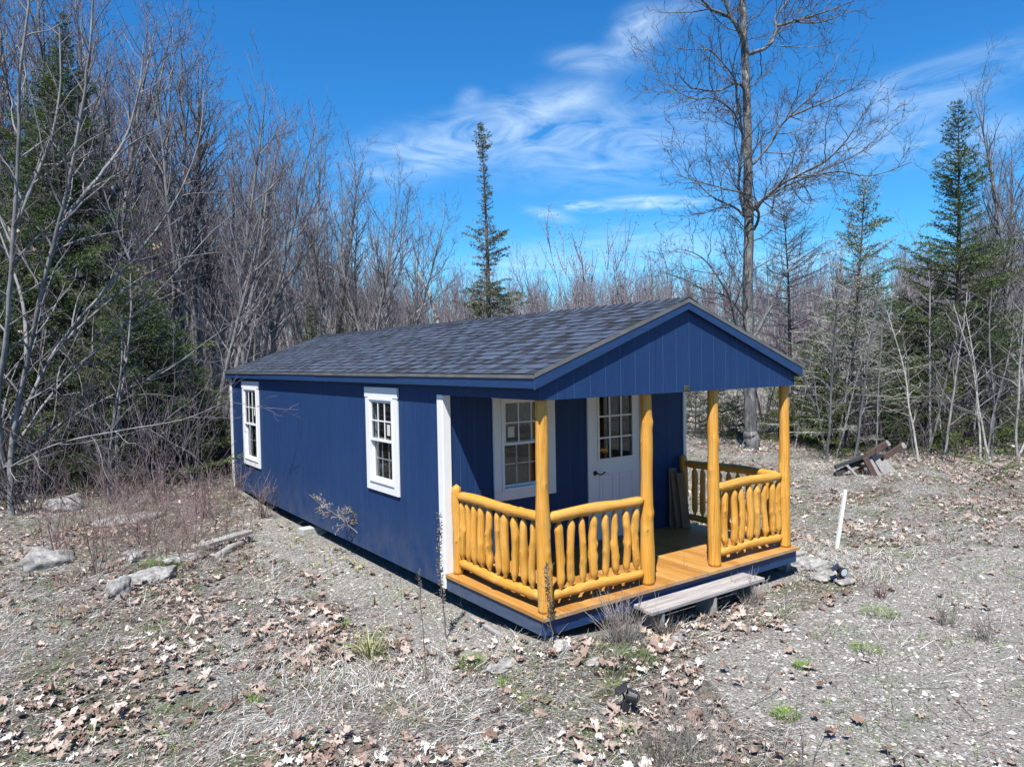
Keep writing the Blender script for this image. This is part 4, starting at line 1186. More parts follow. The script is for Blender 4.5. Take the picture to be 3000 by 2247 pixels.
    S2('weed_stalk', [(1180, 1500), (1178, 1420), (1172, 1310)], .004, 'thin bent stalk left of the porch corner', seed=4, twigs=5)
    S2('weed_stalk', [(890, 1340), (868, 1310), (866, 1245)], .004, 'short curved stalk beside the blue wall base', seed=5, twigs=4)
    S2('weed_stalk', [(1323, 1480), (1330, 1400), (1346, 1270)], .005, 'long reddish stem crossing the porch rim', seed=6, twigs=4, mat='twig_red')
    S2('weed_stalk', [(1305, 1360), (1285, 1310), (1262, 1190)], .005, 'red brown stem leaning across the front balusters', seed=7, twigs=6, mat='twig_red')
    S2('weed_stalk', [(1280, 1345), (1272, 1300), (1268, 1265)], .006, 'short forked pale stick below the front rim', seed=8, twigs=3, mat='twig_pale', tl=.12)
    S2('goldenrod_stalk', [(828, 1208), (760, 1140), (668, 1068)], .006, 'pale feathery plume leaning across the blue wall, longer of two', seed=9, plume=26, mat='twig_pale')
    S2('goldenrod_stalk', [(835, 1208), (800, 1150), (745, 1092)], .005, 'shorter pale plume leaning right of the longer one', seed=10, plume=16, mat='twig_pale')
    S2('weed_stalk', [(640, 1640), (632, 1590), (628, 1530)], .004, 'dry stem in the left foreground leaves', seed=11, twigs=5)
    S2('weed_stalk', [(1000, 1000 + 330), (995, 1290), (990, 1240)], .003, 'faint dry stem on the gravel bank', seed=12, twigs=3)
    S2('weed_stalk', [(1445, 1300), (1470, 1290), (1478, 1200)], .003, 'thin grey stem beside the pale bush', seed=13, twigs=4)
    # dry bushes near the porch and in the foreground
    bush('dry_bush', 1345, 1318, 95, .52, .30, 'pale spiky dry bush at the end of the porch step', 'twig_pale', 1, lean=.8, base=before(1338, -.33))
    bush('dry_bush', 1345, 1325, 110, .22, .5, 'low brown tangle around the foot of the spiky bush', 'twig_pale', 2, lean=1.4, rr=.003, base=before(1345, -.36))
    bush('dry_bush', 1618, 1268, 75, .36, .25, 'dry brown grassy bush beside the right end of the step', 'twig_pale', 3, lean=.9, base=before(1615, -.28))
    bush('dry_bush', 1440, 1360, 40, .28, .2, 'thin dry bush under the left end of the step', 'stalk', 4, lean=.9, base=before(1432, -.42))
    bush('dry_bush', 1490, 1610, 190, .34, 1.5, 'dense grey twiggy bush in the bottom foreground', 'twig_pale', 5, lean=.35, rr=.0019, wob=.13)
    bush('dry_bush', 1425, 1640, 70, .24, .8, 'sparse twiggy bush left of the dense foreground one', 'stalk', 6, lean=.6, rr=.002)
    bush('dry_bush', 2050, 1350, 34, .34, .24, 'dry tuft of upright stems at the edge of the gravel', 'twig_pale', 7, lean=.6)
    bush('dry_bush', 2130, 1385, 26, .40, .22, 'tall dry stems right of the gravel edge tuft', 'twig_pale', 8, lean=.5)
    bush('dry_bush', 1905, 1290, 40, .25, .2, 'curled brown fern tuft on the far gravel', 'twig_red', 9, lean=.9)
    bush('dry_bush', 1620, 1180, 0 + 14, .5, .2, 'wispy stems in the grass beyond the rail', 'stalk', 10, lean=.4)

# ================================================================ TREES
def leafless_parts(parent, TB, mats, extra=None):
    for nm, tb, mt in zip(('trunk', 'crown'), TB, mats):
        if tb.count(): obj(nm, tb.mesh(nm, M[mt]), parent)
    if extra is not None: obj('dry_leaves', extra, parent)


def bare_mesh(seed, H, r, kind):
    """meshes (trunk with limbs, twigs) of a leafless tree of unit placement"""
    rng = np.random.default_rng(seed)
    T0, T1 = Tubes(), Tubes()
    if kind == 'forest':      # tall narrow woodland maple or ash
        lvs = [lv(2.4, H * .25, .58, 7, r * .25, .075, .11, .34, .55), lv(3.8, .38, .62, 5, .013, .07, .15, .15, .4, True), lv(5.6, .42, .6, 4, .0075, .06, .16, .1, .35, True), lv(7, .24, .6, 3, .006, .05, .15, .1, .2)]
        stems = 1
    elif kind == 'fork':
        lvs = [lv(2.2, H * .27, .58, 7, r * .26, .08, .13, .3, .5), lv(3.8, .40, .62, 5, .013, .07, .16, .15, .4, True), lv(5.6, .42, .6, 4, .0075, .06, .16, .1, .3, True), lv(6.5, .26, .6, 3, .006, .05, .15, .1, .2)]
        stems = 2
    elif kind == 'clump':
        lvs = [lv(2.0, H * .24, .5, 6, r * .5, .09, .10, .3, .5), lv(3.6, .40, .55, 5, .016, .07, .14, .15, .4, True), lv(5.5, .34, .55, 4, .008, .06, .15, .1, .3, True)]
        stems = 4
    elif kind == 'sapling':
        lvs = [lv(3.2, H * .22, .7, 6, r * .5, .05, .12, .22, .5), lv(4.5, .42, .6, 4, .008, .05, .15, .1, .4, True), lv(6, .3, .6, 3, .005, .04, .15, .1, .3, True)]
        stems = 1
    elif kind == 'far':
        lvs = [lv(2.1, H * .26, .6, 5, r * .36, .08, .10, .10, .5), lv(3.0, .40, .6, 4, .022, .07, .14, .15, .4, True), lv(4.0, .55, .6, 3, .014, .06, .16, .1, .35, True)]
        stems = 1
    P = dict(lv=lvs, rmin=.011 if kind == 'far' else (.0042 if kind != 'sapling' else .0028))
    for s in range(stems):
        d = np.array([rng.normal(0, .06), rng.normal(0, .06), 1.0]) if stems == 1 else np.array([math.cos(s * 6.28 / stems + 1) * .22, math.sin(s * 6.28 / stems + 1) * .22, 1.0])
        h = H * rng.uniform(.85, 1.0) if s else H
        w = walk((0, 0, -.1) if stems == 1 else (math.cos(s * 2.) * r * .6, math.sin(s * 2.) * r * .6, -.1), d, h, 14, rng, .035, .03)
        t = np.linspace(0, 1, 15); rr = r * (1 - t) ** .85 + .008; rr[0] *= 1.35
        if stems > 1: rr = rr * .72
        T0.add(w, rr, 9)
        sprout([T0, T1], w, rr, 0, rng, P)
    return T0, T1


def conifer_parts(seed, H, R, dens=1.0, rag=(.55, 1.18), skip=None, z0=.08, droop=.12, gap=None, shape=.8, top=1.0, dead=0.0, ln=(.05, .085), wn=(.013, .022), tr=None, lich=0, fine=1.0):
    """trunk, boughs and needle sprays of a spruce or fir; returns Tubes, Tubes, (V, Q, tint), lichen points"""
    rng = np.random.default_rng(seed); T0, T1 = Tubes(), Tubes()
    tr = tr or H * .012
    w = walk((0, 0, -.1), (rng.normal(0, .02), rng.normal(0, .02), 1), H + .1, 16, rng, .012, .02); t = np.linspace(0, 1, 17)
    rr = tr * (1 - t * .97); rr[0] *= 1.3; T0.add(w, rr, 9)
    NP, ND, NT_ = [], [], []; LP = []
    z = z0 * H
    while z < H * .985:
        f = z / H; prof = (1 - f) ** shape * top
        if gap is not None: prof *= gap(f)
        bl = R * prof + .07
        nb = int(rng.integers(4, 7)); az0 = rng.random() * 6.28
        for b in range(nb):
            if rng.random() > (skip or .94): continue
            az = az0 + b * 6.283 / nb + rng.normal(0, .25); L = bl * rng.uniform(*rag)
            x = f * 16; i = min(15, int(x)); p = w[i] + (w[i + 1] - w[i]) * (x - i)
            up0 = .45 * f + .05 - droop * (1 - f)
            q = walk(p, (math.cos(az), math.sin(az), up0), L, 6, rng, .06, .035, .0 if f > .6 else droop * .5)
            r0 = max(.006, min(.03, L * .014)); T1.add(q, np.linspace(r0, .004, 7))
            isdead = rng.random() < dead * (1 - f * .6)
            segs = []
            nl = max(2, int(L / .11 * fine)); d = unit(q[-1] - q[0]); side = unit(np.cross(d, [0, 0, 1]))
            for s in range(nl):
                tt = .15 + .83 * (s + rng.random()) / nl; xx = tt * 6; j = min(5, int(xx)); c = q[j] + (q[j + 1] - q[j]) * (xx - j)
                for sg in (-1, 1):
                    l2 = min(.55, L * .42) * (1.08 - tt * .75) * rng.uniform(.5, 1.25)
                    dd = unit(d * .75 + side * sg * .75 + np.array([0, 0, rng.normal(-.10, .16)]))
                    e = walk(c, dd, l2, 3, rng, .14, 0, .12)
                    segs.append(e)
                    if isdead or rng.random() < .35: T1.add(e, [.0045, .004, .0035, .0025])
                    if isdead or lich:
                        for _ in range(int(rng.integers(0, 3))): LP.append(e[rng.integers(0, 4)])
                    if isdead and rng.random() < .8:
                        T1.add(walk(e[1], dd + rng.normal(0, .7, 3), l2 * .5, 3, rng, .2, 0, .1), [.004, .0035, .003, .002])
            if isdead: continue
            segs.append(q)
            tone = np.clip(rng.normal(.42, .17), 0, 1)
            for e in segs:
                le = np.linalg.norm(np.diff(e, axis=0), axis=1).sum(); m = max(2, int(le / .030 * dens * fine))
                tt = rng.random(m) * (len(e) - 1.001); jj = tt.astype(int); ff = (tt - jj)[:, None]
                NP.append(e[jj] * (1 - ff) + e[jj + 1] * ff); ND.append(unit(e[-1] - e[0])[None].repeat(m, 0)); NT_.append(np.clip(tone + rng.normal(0, .14, m), 0, 1))
        z += rng.uniform(.14, .26) * (1 if dens > .6 else 1.25) * max(.55, (1 - f) ** .3)
    leaf = None
    if NP:
        NP, ND, NT_ = np.concatenate(NP), np.concatenate(ND), np.concatenate(NT_)
        V, Q = clumps(NP, ND, rng, ln, wn, .55); leaf = (V, Q, NT_)
    return T0, T1, leaf, np.array(LP) if LP else None


def conifer(name, label, base, cp, mats=('bark_dark', 'bark_dark', 'needle'), group=None, rz=0, lich_n=0):
    o = thing(name, label, 'tree', base, group, rz)
    T0, T1, leaf, LP = cp
    obj('trunk', T0.mesh('trunk', M[mats[0]]), o); obj('boughs', T1.mesh('boughs', M[mats[1]]), o)
    if leaf: obj('needles', mesh_np('needles', leaf[0], leaf[1], None, False, M[mats[2]], {'tint': leaf[2]}), o)
    if LP is not None and lich_n:
        rng = np.random.default_rng(5); k = LP[rng.integers(0, len(LP), lich_n)] + rng.normal(0, .02, (lich_n, 3))
        V, Q = clumps(k, rng.normal(0, 1, (lich_n, 3)), rng, (.03, .08), (.012, .03), .5)
        obj('lichen', mesh_np('lichen', V, Q, None, False, M['lichen_twig']), o)
    KIDS[o.name] = list(o.children)
    return o


def skeleton_tree(name, label, base, limbs, P, mats, seed, start=0, sides=12, leaves=0, jit=0):
    """tree whose main limbs follow given world polylines; finer growth sprouts from them"""
    rng = np.random.default_rng(seed); T0, T1 = Tubes(), Tubes()
    grown = []
    for pts, r0, r1, lvl in limbs:
        pts = np.array(pts, float)
        if grown and lvl is not None:                 # root the limb in the axis of what it grows from
            g = np.concatenate(grown); dv = g - (pts[0] - [0, 0, .12]); j = np.argmin((dv ** 2).sum(1))
            if 1e-4 < np.linalg.norm(dv[j]) < 1.3: pts = np.concatenate([g[j][None], pts[1:] if np.linalg.norm(dv[j]) < .12 else pts])
        k = len(pts) * 4; t = np.linspace(0, len(pts) - 1, k); i = np.minimum(t.astype(int), len(pts) - 2); f = (t - i)[:, None]
        a = pts[np.maximum(i - 1, 0)]; b = pts[i]; c = pts[i + 1]; d = pts[np.minimum(i + 2, len(pts) - 1)]
        q = .5 * ((2 * b) + (-a + c) * f + (2 * a - 5 * b + 4 * c - d) * f ** 2 + (-a + 3 * b - 3 * c + d) * f ** 3)
        q = q + rng.normal(0, r0 * .09, q.shape)
        rr = np.linspace(r0, r1, k)
        T0.add(q, rr, sides if r0 > .06 else 7)
        if lvl is not None: grown.append(q)
        if lvl is not None: sprout([T0, T1], q, rr, lvl, rng, P)
    o = thing(name, label, 'tree', base)
    for nm, tb, mt in zip(('trunk', 'crown'), (T0, T1), mats):
        me = tb.mesh(nm, M[mt]); obj(nm, me, o, True)
    if leaves:
        allp = np.concatenate([a[-1:] for L in T1.b.values() for a, _ in L]); k = allp[rng.integers(0, len(allp), leaves)]
        k = allp[allp[:, 2] < base[2] + 6]
        k = k[rng.integers(0, len(k), leaves)] if len(k) else allp[:leaves]
        c = np.repeat(k, 4, 0) + rng.normal(0, .06, (len(k) * 4, 3)); dd = rng.normal(0, .6, c.shape); dd[:, 2] -= 1
        V, Q = clumps(c, dd, rng, (.07, .12), (.04, .07), .3)
        obj('dry_leaves', mesh_np('dry_leaves', V, Q, None, False, M['leaf'], {'tint': rng.uniform(.25, .6, len(Q))}), o, True)
    return o


def build_trees():
    # ---- big maple beyond the porch, limbs laid out as it stands, 22 m away
    base = ground(1622, 972); D = float((base - CAM) @ CF)
    def cp(x, y, dd=0): return deep((2000 + x / 2.209) / S, (y / 2.209) / S, D + dd)
    B = lambda u, v, dd=0: deep(u, v, D + dd)
    tr = [base - [0, 0, .5], base + [0, 0, .02], B(1621, 930), B(1619, 840), B(1617, 720), B(1616, 600), B(1617, 480), B(1616, 330), B(1612, 200), B(1606, 80), B(1600, -40), B(1596, -150), B(1592, -250)]
    P = dict(rmin=.0048, lv=[lv(3.3, 2.0, .85, 7, .018, .035, .14, .2, .45), lv(3.7, .42, .65, 5, .011, .04, .18, .12, .4, True), lv(6.5, .42, .65, 4, .009, .04, .19, .1, .3, True), lv(7, .30, .65, 3, .006, .03, .2, .1, .2)])
    limbs = [(tr, .195, .065, 0), ([base - [0, 0, .3], base + [0, 0, .25], B(1621, 925)], .29, .17, None),
             ([cp(405, 1400), cp(366, 1230, -.2), cp(370, 1080, -.4), cp(388, 900, -.6), cp(378, 800, -.8), cp(350, 650, -1), cp(338, 520, -1.2), cp(270, 420, -1.4), cp(180, 330, -1.6), cp(80, 325, -1.8), cp(-60, 310, -2)], .048, .009, 0),
             ([cp(430, 760), cp(400, 600, -.3), cp(355, 540, -.6), cp(230, 590, -.9), cp(110, 580, -1.2), cp(40, 560, -1.4), cp(-30, 470, -1.6)], .038, .009, 0),
             ([cp(395, 880, .0), cp(330, 730, -.3), cp(200, 640, -.7), cp(60, 640, -1.1), cp(-80, 560, -1.4)], .03, .008, 0),
             ([cp(460, 1330), cp(500, 1310, .2), cp(560, 1270, .3), cp(680, 1200, .5), cp(800, 1150, .7), cp(950, 1080, .9), cp(1110, 1010, 1.2), cp(1230, 920, 1.5), cp(1330, 810, 1.8)], .052, .009, 0),
             ([cp(475, 1345), cp(560, 1255, -.3), cp(670, 1175, -.6), cp(780, 1120, -.9), cp(930, 1040, -1.2), cp(1050, 920, -1.5), cp(1130, 800, -1.7), cp(1240, 640, -1.9)], .055, .009, 0),
             ([cp(800, 1150, .7), cp(1000, 1110, .5), cp(1180, 1140, .2), cp(1330, 1110, 0), cp(1480, 1050, -.3)], .035, .008, 1),
             ([cp(460, 1060), cp(510, 1000, .3), cp(570, 930, .6), cp(650, 800, .9), cp(760, 690, 1.2), cp(870, 600, 1.5), cp(950, 490, 1.7), cp(1010, 350, 1.9)], .048, .009, 0),
             ([cp(700, 740, 1), cp(850, 690, .9), cp(1000, 630, .8), cp(1120, 560, .6), cp(1200, 480, .4)], .035, .008, 1),
             ([cp(415, 355), cp(390, 260, -.2), cp(355, 180, -.4), cp(300, 110, -.5), cp(180, 60, -.8), cp(120, -10, -1), cp(40, -90, -1.2)], .08, .02, 0),
             ([cp(300, 110, -.5), cp(280, 20, -.6), cp(250, -100, -.7)], .05, .02, 0),
             ([cp(470, 335), cp(520, 320, .2), cp(575, 280, .4), cp(605, 200, .6), cp(600, 110, .8), cp(650, 50, 1), cp(720, -60, 1.2)], .06, .02, 0),
             ([cp(605, 165, .7), cp(700, 145, .8), cp(810, 115, 1), cp(960, 65, 1.2), cp(1120, 5, 1.4)], .05, .01, 0),
             ([cp(740, 145, .9), cp(870, 150, .8), cp(1000, 110, .7), cp(1130, 60, .6)], .03, .008, 1),
             ([cp(465, 1480), cp(492, 1400, -.2), cp(480, 1340, -.4), cp(455, 1270, -.5), cp(300, 1230, -.9), cp(120, 1180, -1.3), cp(-40, 1130, -1.6)], .05, .01, 0),
             ([cp(400, 1400, .1), cp(330, 1340, .4), cp(200, 1280, .7), cp(60, 1150, 1), cp(-20, 1060, 1.2)], .04, .009, 0),
             ([B(1612, 745), B(1590, 700, -.3), B(1578, 650, -.5), B(1558, 610, -.8), B(1520, 560, -1), B(1480, 540, -1.3)], .05, .01, 0),
             ([B(1624, 735), B(1650, 690, .3), B(1672, 650, .5), B(1690, 600, .8), B(1730, 560, 1), B(1790, 520, 1.2)], .055, .01, 0),
             ([B(1612, 690), B(1570, 640, -.6), B(1530, 630, -.9), B(1470, 600, -1.2), B(1430, 590, -1.4)], .035, .008, 0)]
    skeleton_tree('maple_tree', 'tall leafless maple with stout ridged trunk beyond the porch', base, limbs, P, ('bark_maple', 'maple_twig'), 5, leaves=6)
    # ---- spreading grey beech at the left frame edge, 11 m away
    Db = 13.0
    b2 = column(12, Db); Z = lambda u, v, dd=0: deep(u, v, Db - dd)
    P2 = dict(rmin=.0028, lv=[lv(2.8, 1.6, .75, 7, .02, .02, .12, .15, .4), lv(3.4, .42, .7, 5, .009, .03, .15, .1, .4, True), lv(5.5, .36, .65, 4, .006, .02, .17, .1, .3, True)])
    r0 = b2 - [0, 0, .15]
    limbs = [([r0, Z(22, 1000), Z(38, 880), Z(62, 760, .1), Z(85, 650, .2), Z(112, 540, .3), Z(140, 430, .4), Z(160, 330, .5), Z(182, 200, .6), Z(196, 80, .7), Z(205, -60, .8)], .055, .016, 0),
             ([Z(30, 930), Z(70, 850, -.3), Z(130, 740, -.6), Z(215, 640, -.9), Z(285, 560, -1.2), Z(350, 480, -1.4), Z(400, 390, -1.6), Z(430, 300, -1.8), Z(440, 200, -2)], .036, .008, 0),
             ([Z(26, 960), Z(90, 880, -.6), Z(170, 790, -1), Z(280, 690, -1.4), Z(370, 600, -1.8), Z(450, 510, -2.1), Z(540, 430, -2.4)], .029, .006, 0),
             ([Z(24, 985), Z(110, 930, -.8), Z(230, 860, -1.3), Z(360, 800, -1.7), Z(470, 720, -2), Z(560, 660, -2.2)], .024, .005, 0),
             ([Z(20, 1010), Z(120, 960, .5), Z(260, 930, .8), Z(400, 905, 1), Z(500, 860, 1.2)], .022, .005, 0),
             ([Z(5, 980), Z(-5, 860, .3), Z(12, 740, .5), Z(22, 620, .7), Z(30, 480, .8), Z(40, 330, .9), Z(42, 180, 1), Z(60, 20, 1.1), Z(70, -120, 1.2)], .055, .015, 0),
             ([Z(112, 540, .3), Z(150, 460, -.1), Z(215, 380, -.4), Z(270, 300, -.7), Z(300, 200, -.9), Z(310, 90, -1)], .045, .010, 0),
             ([Z(62, 760, .1), Z(50, 660, -.5), Z(20, 560, -.9), Z(-20, 450, -1.2)], .04, .01, 0),
             ([Z(130, 740, -.6), Z(190, 690, -1), Z(290, 610, -1.2), Z(390, 560, -1.3), Z(480, 545, -1.4)], .03, .006, 1),
             ([Z(30, 480, .8), Z(70, 400, .5), Z(110, 300, .3), Z(130, 190, .1), Z(128, 60, 0)], .035, .01, 0)]
    skeleton_tree('beech_tree', 'smooth grey beech with many long slanting limbs at the left frame edge', b2, limbs, P2, ('bark_grey', 'twig'), 15, leaves=9)
    # ---- conifers
    def H_at(u, vt, d): return float(deep(u, vt, d)[2]) - column(u, d)[2]
    d = 17.5
    conifer('spruce_tree', 'tall dense dark spruce behind the grey beech', column(122, d), conifer_parts(3, H_at(120, 35, d), 4.5, 1.5, z0=.03, droop=.16, shape=1.15, fine=1.15))
    d = 16.0
    conifer('spruce_tree', 'dark spruce with broad low boughs right of the tallest dense one', column(300, d), conifer_parts(4, H_at(300, 560, d), 2.8, 1.4, z0=.03, droop=.12, shape=.8))
    conifer('spruce_tree', 'dark spruce at the left frame edge behind the beech limbs', column(5, 15.5), conifer_parts(6, H_at(5, 430, 15.5), 2.8, 1.3, z0=.04, droop=.14, shape=.85))
    d = 18.0
    conifer('fir_tree', 'small dark fir close beside the rear corner of the cabin', column(415, d), conifer_parts(7, H_at(408, 760, d), 1.2, 1.2, z0=.03, droop=.05, shape=.8))
    conifer('fir_tree', 'low bushy fir in the shade behind the rear corner', column(465, 17.5), conifer_parts(8, H_at(465, 890, 17.5), 1.1, 1.2, z0=.03, droop=.05, shape=.7))
    conifer('fir_tree', 'young fir growing deep in the thicket below the beech', column(200, 16.8), conifer_parts(9, 3.0, 1.3, 1.2, z0=.03, droop=.08, shape=.7))
    for i, (u, dd, vt, R, lab) in enumerate(((60, 16.5, 720, 2.0, 'dark fir low behind the beech trunk'), (160, 15.8, 800, 1.8, 'dark low fir left of the upswept pale shrub'), (255, 17, 640, 2.2, 'dark fir filling the middle of the left thicket'), (345, 17.5, 680, 2.0, 'dark fir right of the broad low spruce'), (380, 16.6, 850, 1.4, 'small dark fir at the end of the left thicket'), (110, 18.5, 560, 2.6, 'dark fir beside the tall dense spruce'), (-40, 15, 640, 2.2, 'dark fir cut by the left frame edge'))):
        conifer('fir_tree', lab, column(u, dd), conifer_parts(110 + i, H_at(u, vt, dd), R, 1.3, z0=.03, droop=.1, shape=.75), group='dark firs in the left thicket')
    # lone spruce behind the roof
    d = 29
    gp = lambda f: (.45 + .55 * abs(math.sin(f * 17 + .8))) * np.interp(f, [0, .45, .5, .62, .66, .86, .88, .93, .97, 1], [1, .95, .55, .8, .55, .32, 1.3, 1.5, .8, .4])
    conifer('spruce_tree', 'lone slender spruce with ragged boughs rising behind the roof', column(1062, d), conifer_parts(12, H_at(1050, 262, d), 2.35, 1.2, rag=(.25, 1.25), skip=.88, z0=.10, droop=.16, gap=gp, shape=.8, dead=.2, ln=(.07, .12), wn=(.018, .03), lich=1), ('bark_dark', 'lichen_twig', 'needle_grey'), lich_n=900)
    # tall spruce on the right
    d = 21
    gp = lambda f: (.5 + .5 * abs(math.sin(f * 15))) * np.interp(f, [0, .3, .5, .56, .64, .68, .8, 1], [1.1, 1.25, 1.2, .6, .95, .45, .95, 1.0])
    conifer('spruce_tree', 'tall green spruce with thin spire top above the thin birches', column(2052, d), conifer_parts(13, H_at(2033, 212, d), 3.4, 1.35, rag=(.3, 1.2), skip=.92, z0=.2, droop=.06, gap=gp, shape=.85, dead=.08, ln=(.06, .10), wn=(.016, .026)), ('bark_dark', 'bark_dark', 'needle'), lich_n=0)
    d = 20.5
    conifer('dead_spruce', 'half dead spruce with grey lichened boughs right of the maple', column(1828, d), conifer_parts(14, H_at(1824, 385, d), 2.3, 1.2, rag=(.35, 1.2), skip=.88, z0=.06, droop=.10, gap=lambda f: 1.0 if f < .45 else .8, shape=.6, dead=.62, lich=1), ('bark_dark', 'lichen_twig', 'needle'), lich_n=2600)
    d = 24
    conifer('dead_larch', 'bare dark conifer snag with drooping fine twigs next to the maple', column(1706, d), conifer_parts(15, H_at(1714, 430, d), 2.3, .9, rag=(.3, 1.2), skip=.62, z0=.25, droop=.02, shape=.45, dead=3), ('bark_dark', 'twig', 'needle'))
    firs = [(1765, 21.8, 700, 1.9, 'young green fir left of the half dead spruce', 'needle_fir'), (1800, 20.2, 800, 1.3, 'small bright fir at the foot of the half dead spruce', 'needle_fir'), (1915, 21.5, 700, 2.0, 'green fir with spreading low boughs behind the broken table', 'needle'), (1970, 22.5, 620, 2.3, 'dark green fir between the two tall spruces', 'needle'),
            (2120, 22.5, 600, 2.2, 'dark fir behind the thin birch trunks', 'needle'), (2062, 17.5, 940, .8, 'low yellow green fir seedling at the edge of the leaves', 'needle_fir'), (2160, 16.0, 985, 1.0, 'wide low fir seedling in the right corner of the clearing', 'needle_fir'), (2200, 19, 860, 1.1, 'pale green young fir under the right birches', 'needle_fir'),
            (1560, 25, 830, 1.4, 'green fir seen between the porch posts', 'needle'), (1500, 27, 800, 1.4, 'dark fir beyond the porch seen past the right wall', 'needle'), (1680, 23.5, 850, 1.2, 'small fir beside the foot of the maple', 'needle_fir'), (2175, 24, 700, 1.8, 'dense fir at the right frame edge', 'needle'), (1860, 25, 640, 1.6, 'slim fir standing back behind the half dead spruce', 'needle'),
            (1745, 22.5, 760, 2.0, 'bushy fir just past the right eave of the roof', 'needle_fir'), (1870, 21, 790, 1.8, 'broad low fir to the left above the broken table', 'needle'), (2000, 20.5, 760, 1.9, 'green fir among grey saplings behind the broken table', 'needle_fir'), (2085, 21.5, 700, 2.0, 'fir directly behind the leaning birch', 'needle'), (1945, 23.5, 660, 2.0, 'tall fir close left of the spire spruce', 'needle'), (1590, 24, 860, 1.6, 'low fir left of the maple foot', 'needle')]
    for i, (u, d, vt, R, lab, mt) in enumerate(firs):
        conifer('fir_tree', lab, column(u, d), conifer_parts(60 + i, max(.5, H_at(u, vt, d)), R, 1.15, rag=(.4, 1.2), skip=.88, z0=.04, droop=.05, shape=.75, ln=(.05, .085), wn=(.014, .024), fine=.9), ('bark_dark', 'bark_dark', mt), 'firs at the edge of the clearing')
    for i, (u, d, vt, lab) in enumerate(((668, 42, 610, 'dark little spruce among the bare trunks left of the roof'), (1035, 31, 650, 'bushy low spruce at the foot of the lone spruce'), (745, 36, 668, 'small green conifer just over the roof between bare trunks'))):
        conifer('spruce_tree', lab, column(u, d), conifer_parts(90 + i, H_at(u, vt, d), 1.3, 1.0, z0=.1, droop=.05, shape=.8, ln=(.08, .13), wn=(.02, .035), fine=.8))
    # leaning broken snag
    a = column(942, 30); P0, P1, P2_ = deep(945, 690, 30), deep(925, 630, 30), deep(902, 588, 30)
    o = thing('snag', 'pale broken dead trunk leaning above the roof ridge', 'tree', a)
    tb = Tubes(); tb.add(np.array([a, a * .5 + P0 * .5, P0, P1, P2_]), [.09, .085, .08, .065, .03], 8); tb.add(np.array([deep(920, 655, 30), deep(885, 690, 30), deep(860, 705, 30)]), [.035, .025, .012], 6)
    obj('trunk', tb.mesh('trunk', M['snag']), o, True)

    # ---- prototypes of leafless trees, copied through the woods
    protos = {}
    def proto(kind, i, H, r, mats):
        T0, T1 = bare_mesh(200 + 17 * i + len(kind), H, r, kind)
        protos.setdefault(kind, []).append([(T0.mesh('trunk', M[mats[0]]), T1.mesh('crown', M[mats[1]])), H])
    for i in range(4): proto('forest', i, 12, .105, ('bark_grey' if i % 2 else 'bark_maple', 'twig'))
    for i in range(2): proto('fork', i, 11, .11, ('bark_grey', 'twig'))
    for i in range(2): proto('clump', i, 8, .075, ('bark_grey', 'twig'))
    for i in range(3): proto('sapling', i, 5, .019, ('bark_birch' if i == 0 else 'bark_grey', 'twig'))
    rng = np.random.default_rng(99); count = [0]
    def plant(kind, which, base, H, name, label, group, lean=0, wide=1.0):
        (m0, m1), h0 = protos[kind][which]; s = H / h0
        o = thing(name, label, 'tree', (base[0], base[1], base[2]), group, rng.random() * 6.28)
        o.scale = (s * wide, s * wide, s)
        if lean: o.rotation_euler = (rng.normal(0, lean), rng.normal(0, lean), rng.random() * 6.28)
        obj('trunk', m0, o); obj('crown', m1, o); count[0] += 1
        return o
    # named, individually seen ones: u, depth, top v
    seen = [(215, 21, -20, 'forest', 0, 'bare grey tree just right of the dense spruce top'), (262, 20.5, 20, 'forest', 1, 'bare tree with pale upper limbs right of the dense spruce'), (318, 20, 70, 'fork', 0, 'forked bare tree two trunks right of the dense spruce'), (375, 21, 110, 'forest', 2, 'bare tree with reddish buds above the middle of the left woods'),
            (432, 22, 125, 'forest', 3, 'tallest thin crown at the step of the left skyline'), (475, 23, 190, 'forest', 0, 'bare tree with dense upright twigs left of the eave corner'), (518, 24, 205, 'fork', 1, 'double trunked bare tree above the rear eave'), (560, 24, 235, 'forest', 1, 'rounded bare crown above the rear eave'), (603, 25, 290, 'forest', 2, 'bare tree at the slope end of the left woods'),
            (690, 29, 300, 'forest', 3, 'bare tree left of the gap over the roof, first of the lower row'), (720, 30, 320, 'forest', 0, 'bare tree with two leaders above the roof left end'), (768, 29, 345, 'fork', 0, 'pale forked tree over the roof left end'), (835, 30, 395, 'fork', 1, 'spreading bare tree reaching right over the roof'), (872, 32, 470, 'clump', 0, 'low wide bare crown next to the leaning snag'),
            (1200, 34, 550, 'clump', 1, 'rounded bare bush tree right of the lone spruce'), (1455, 32, 560, 'clump', 0, 'fine twigged bare tree left of the maple trunk'), (2175, 24, 205, 'forest', 1, 'bare tree with red buds at the right frame edge'), (2100, 27, 420, 'clump', 1, 'thin multi stemmed bare tree behind the spire spruce'), (2150, 25, 330, 'forest', 2, 'slender bare tree right of the spire spruce'), (60, 21, -60, 'forest', 3, 'thin bare tree rising past the top of the frame by the beech'), (160, 22, -30, 'fork', 1, 'bare forked tree right behind the dense spruce')]
    for u, d, vt, k, wch, lab in seen:
        b = column(u, d); plant(k, wch, b, H_at(u, vt, d) * 1.02, 'bare_tree', lab, 'bare trees standing singly')
    # budding multi-stem shrub tree behind the roof
    b = column(1292, 21); H = H_at(1290, 450, 21)
    rg = np.random.default_rng(8); o = thing('willow_shrub', 'upright budding willow stems standing above the roof ridge', 'shrub', b)
    tb = Tubes(); buds = []
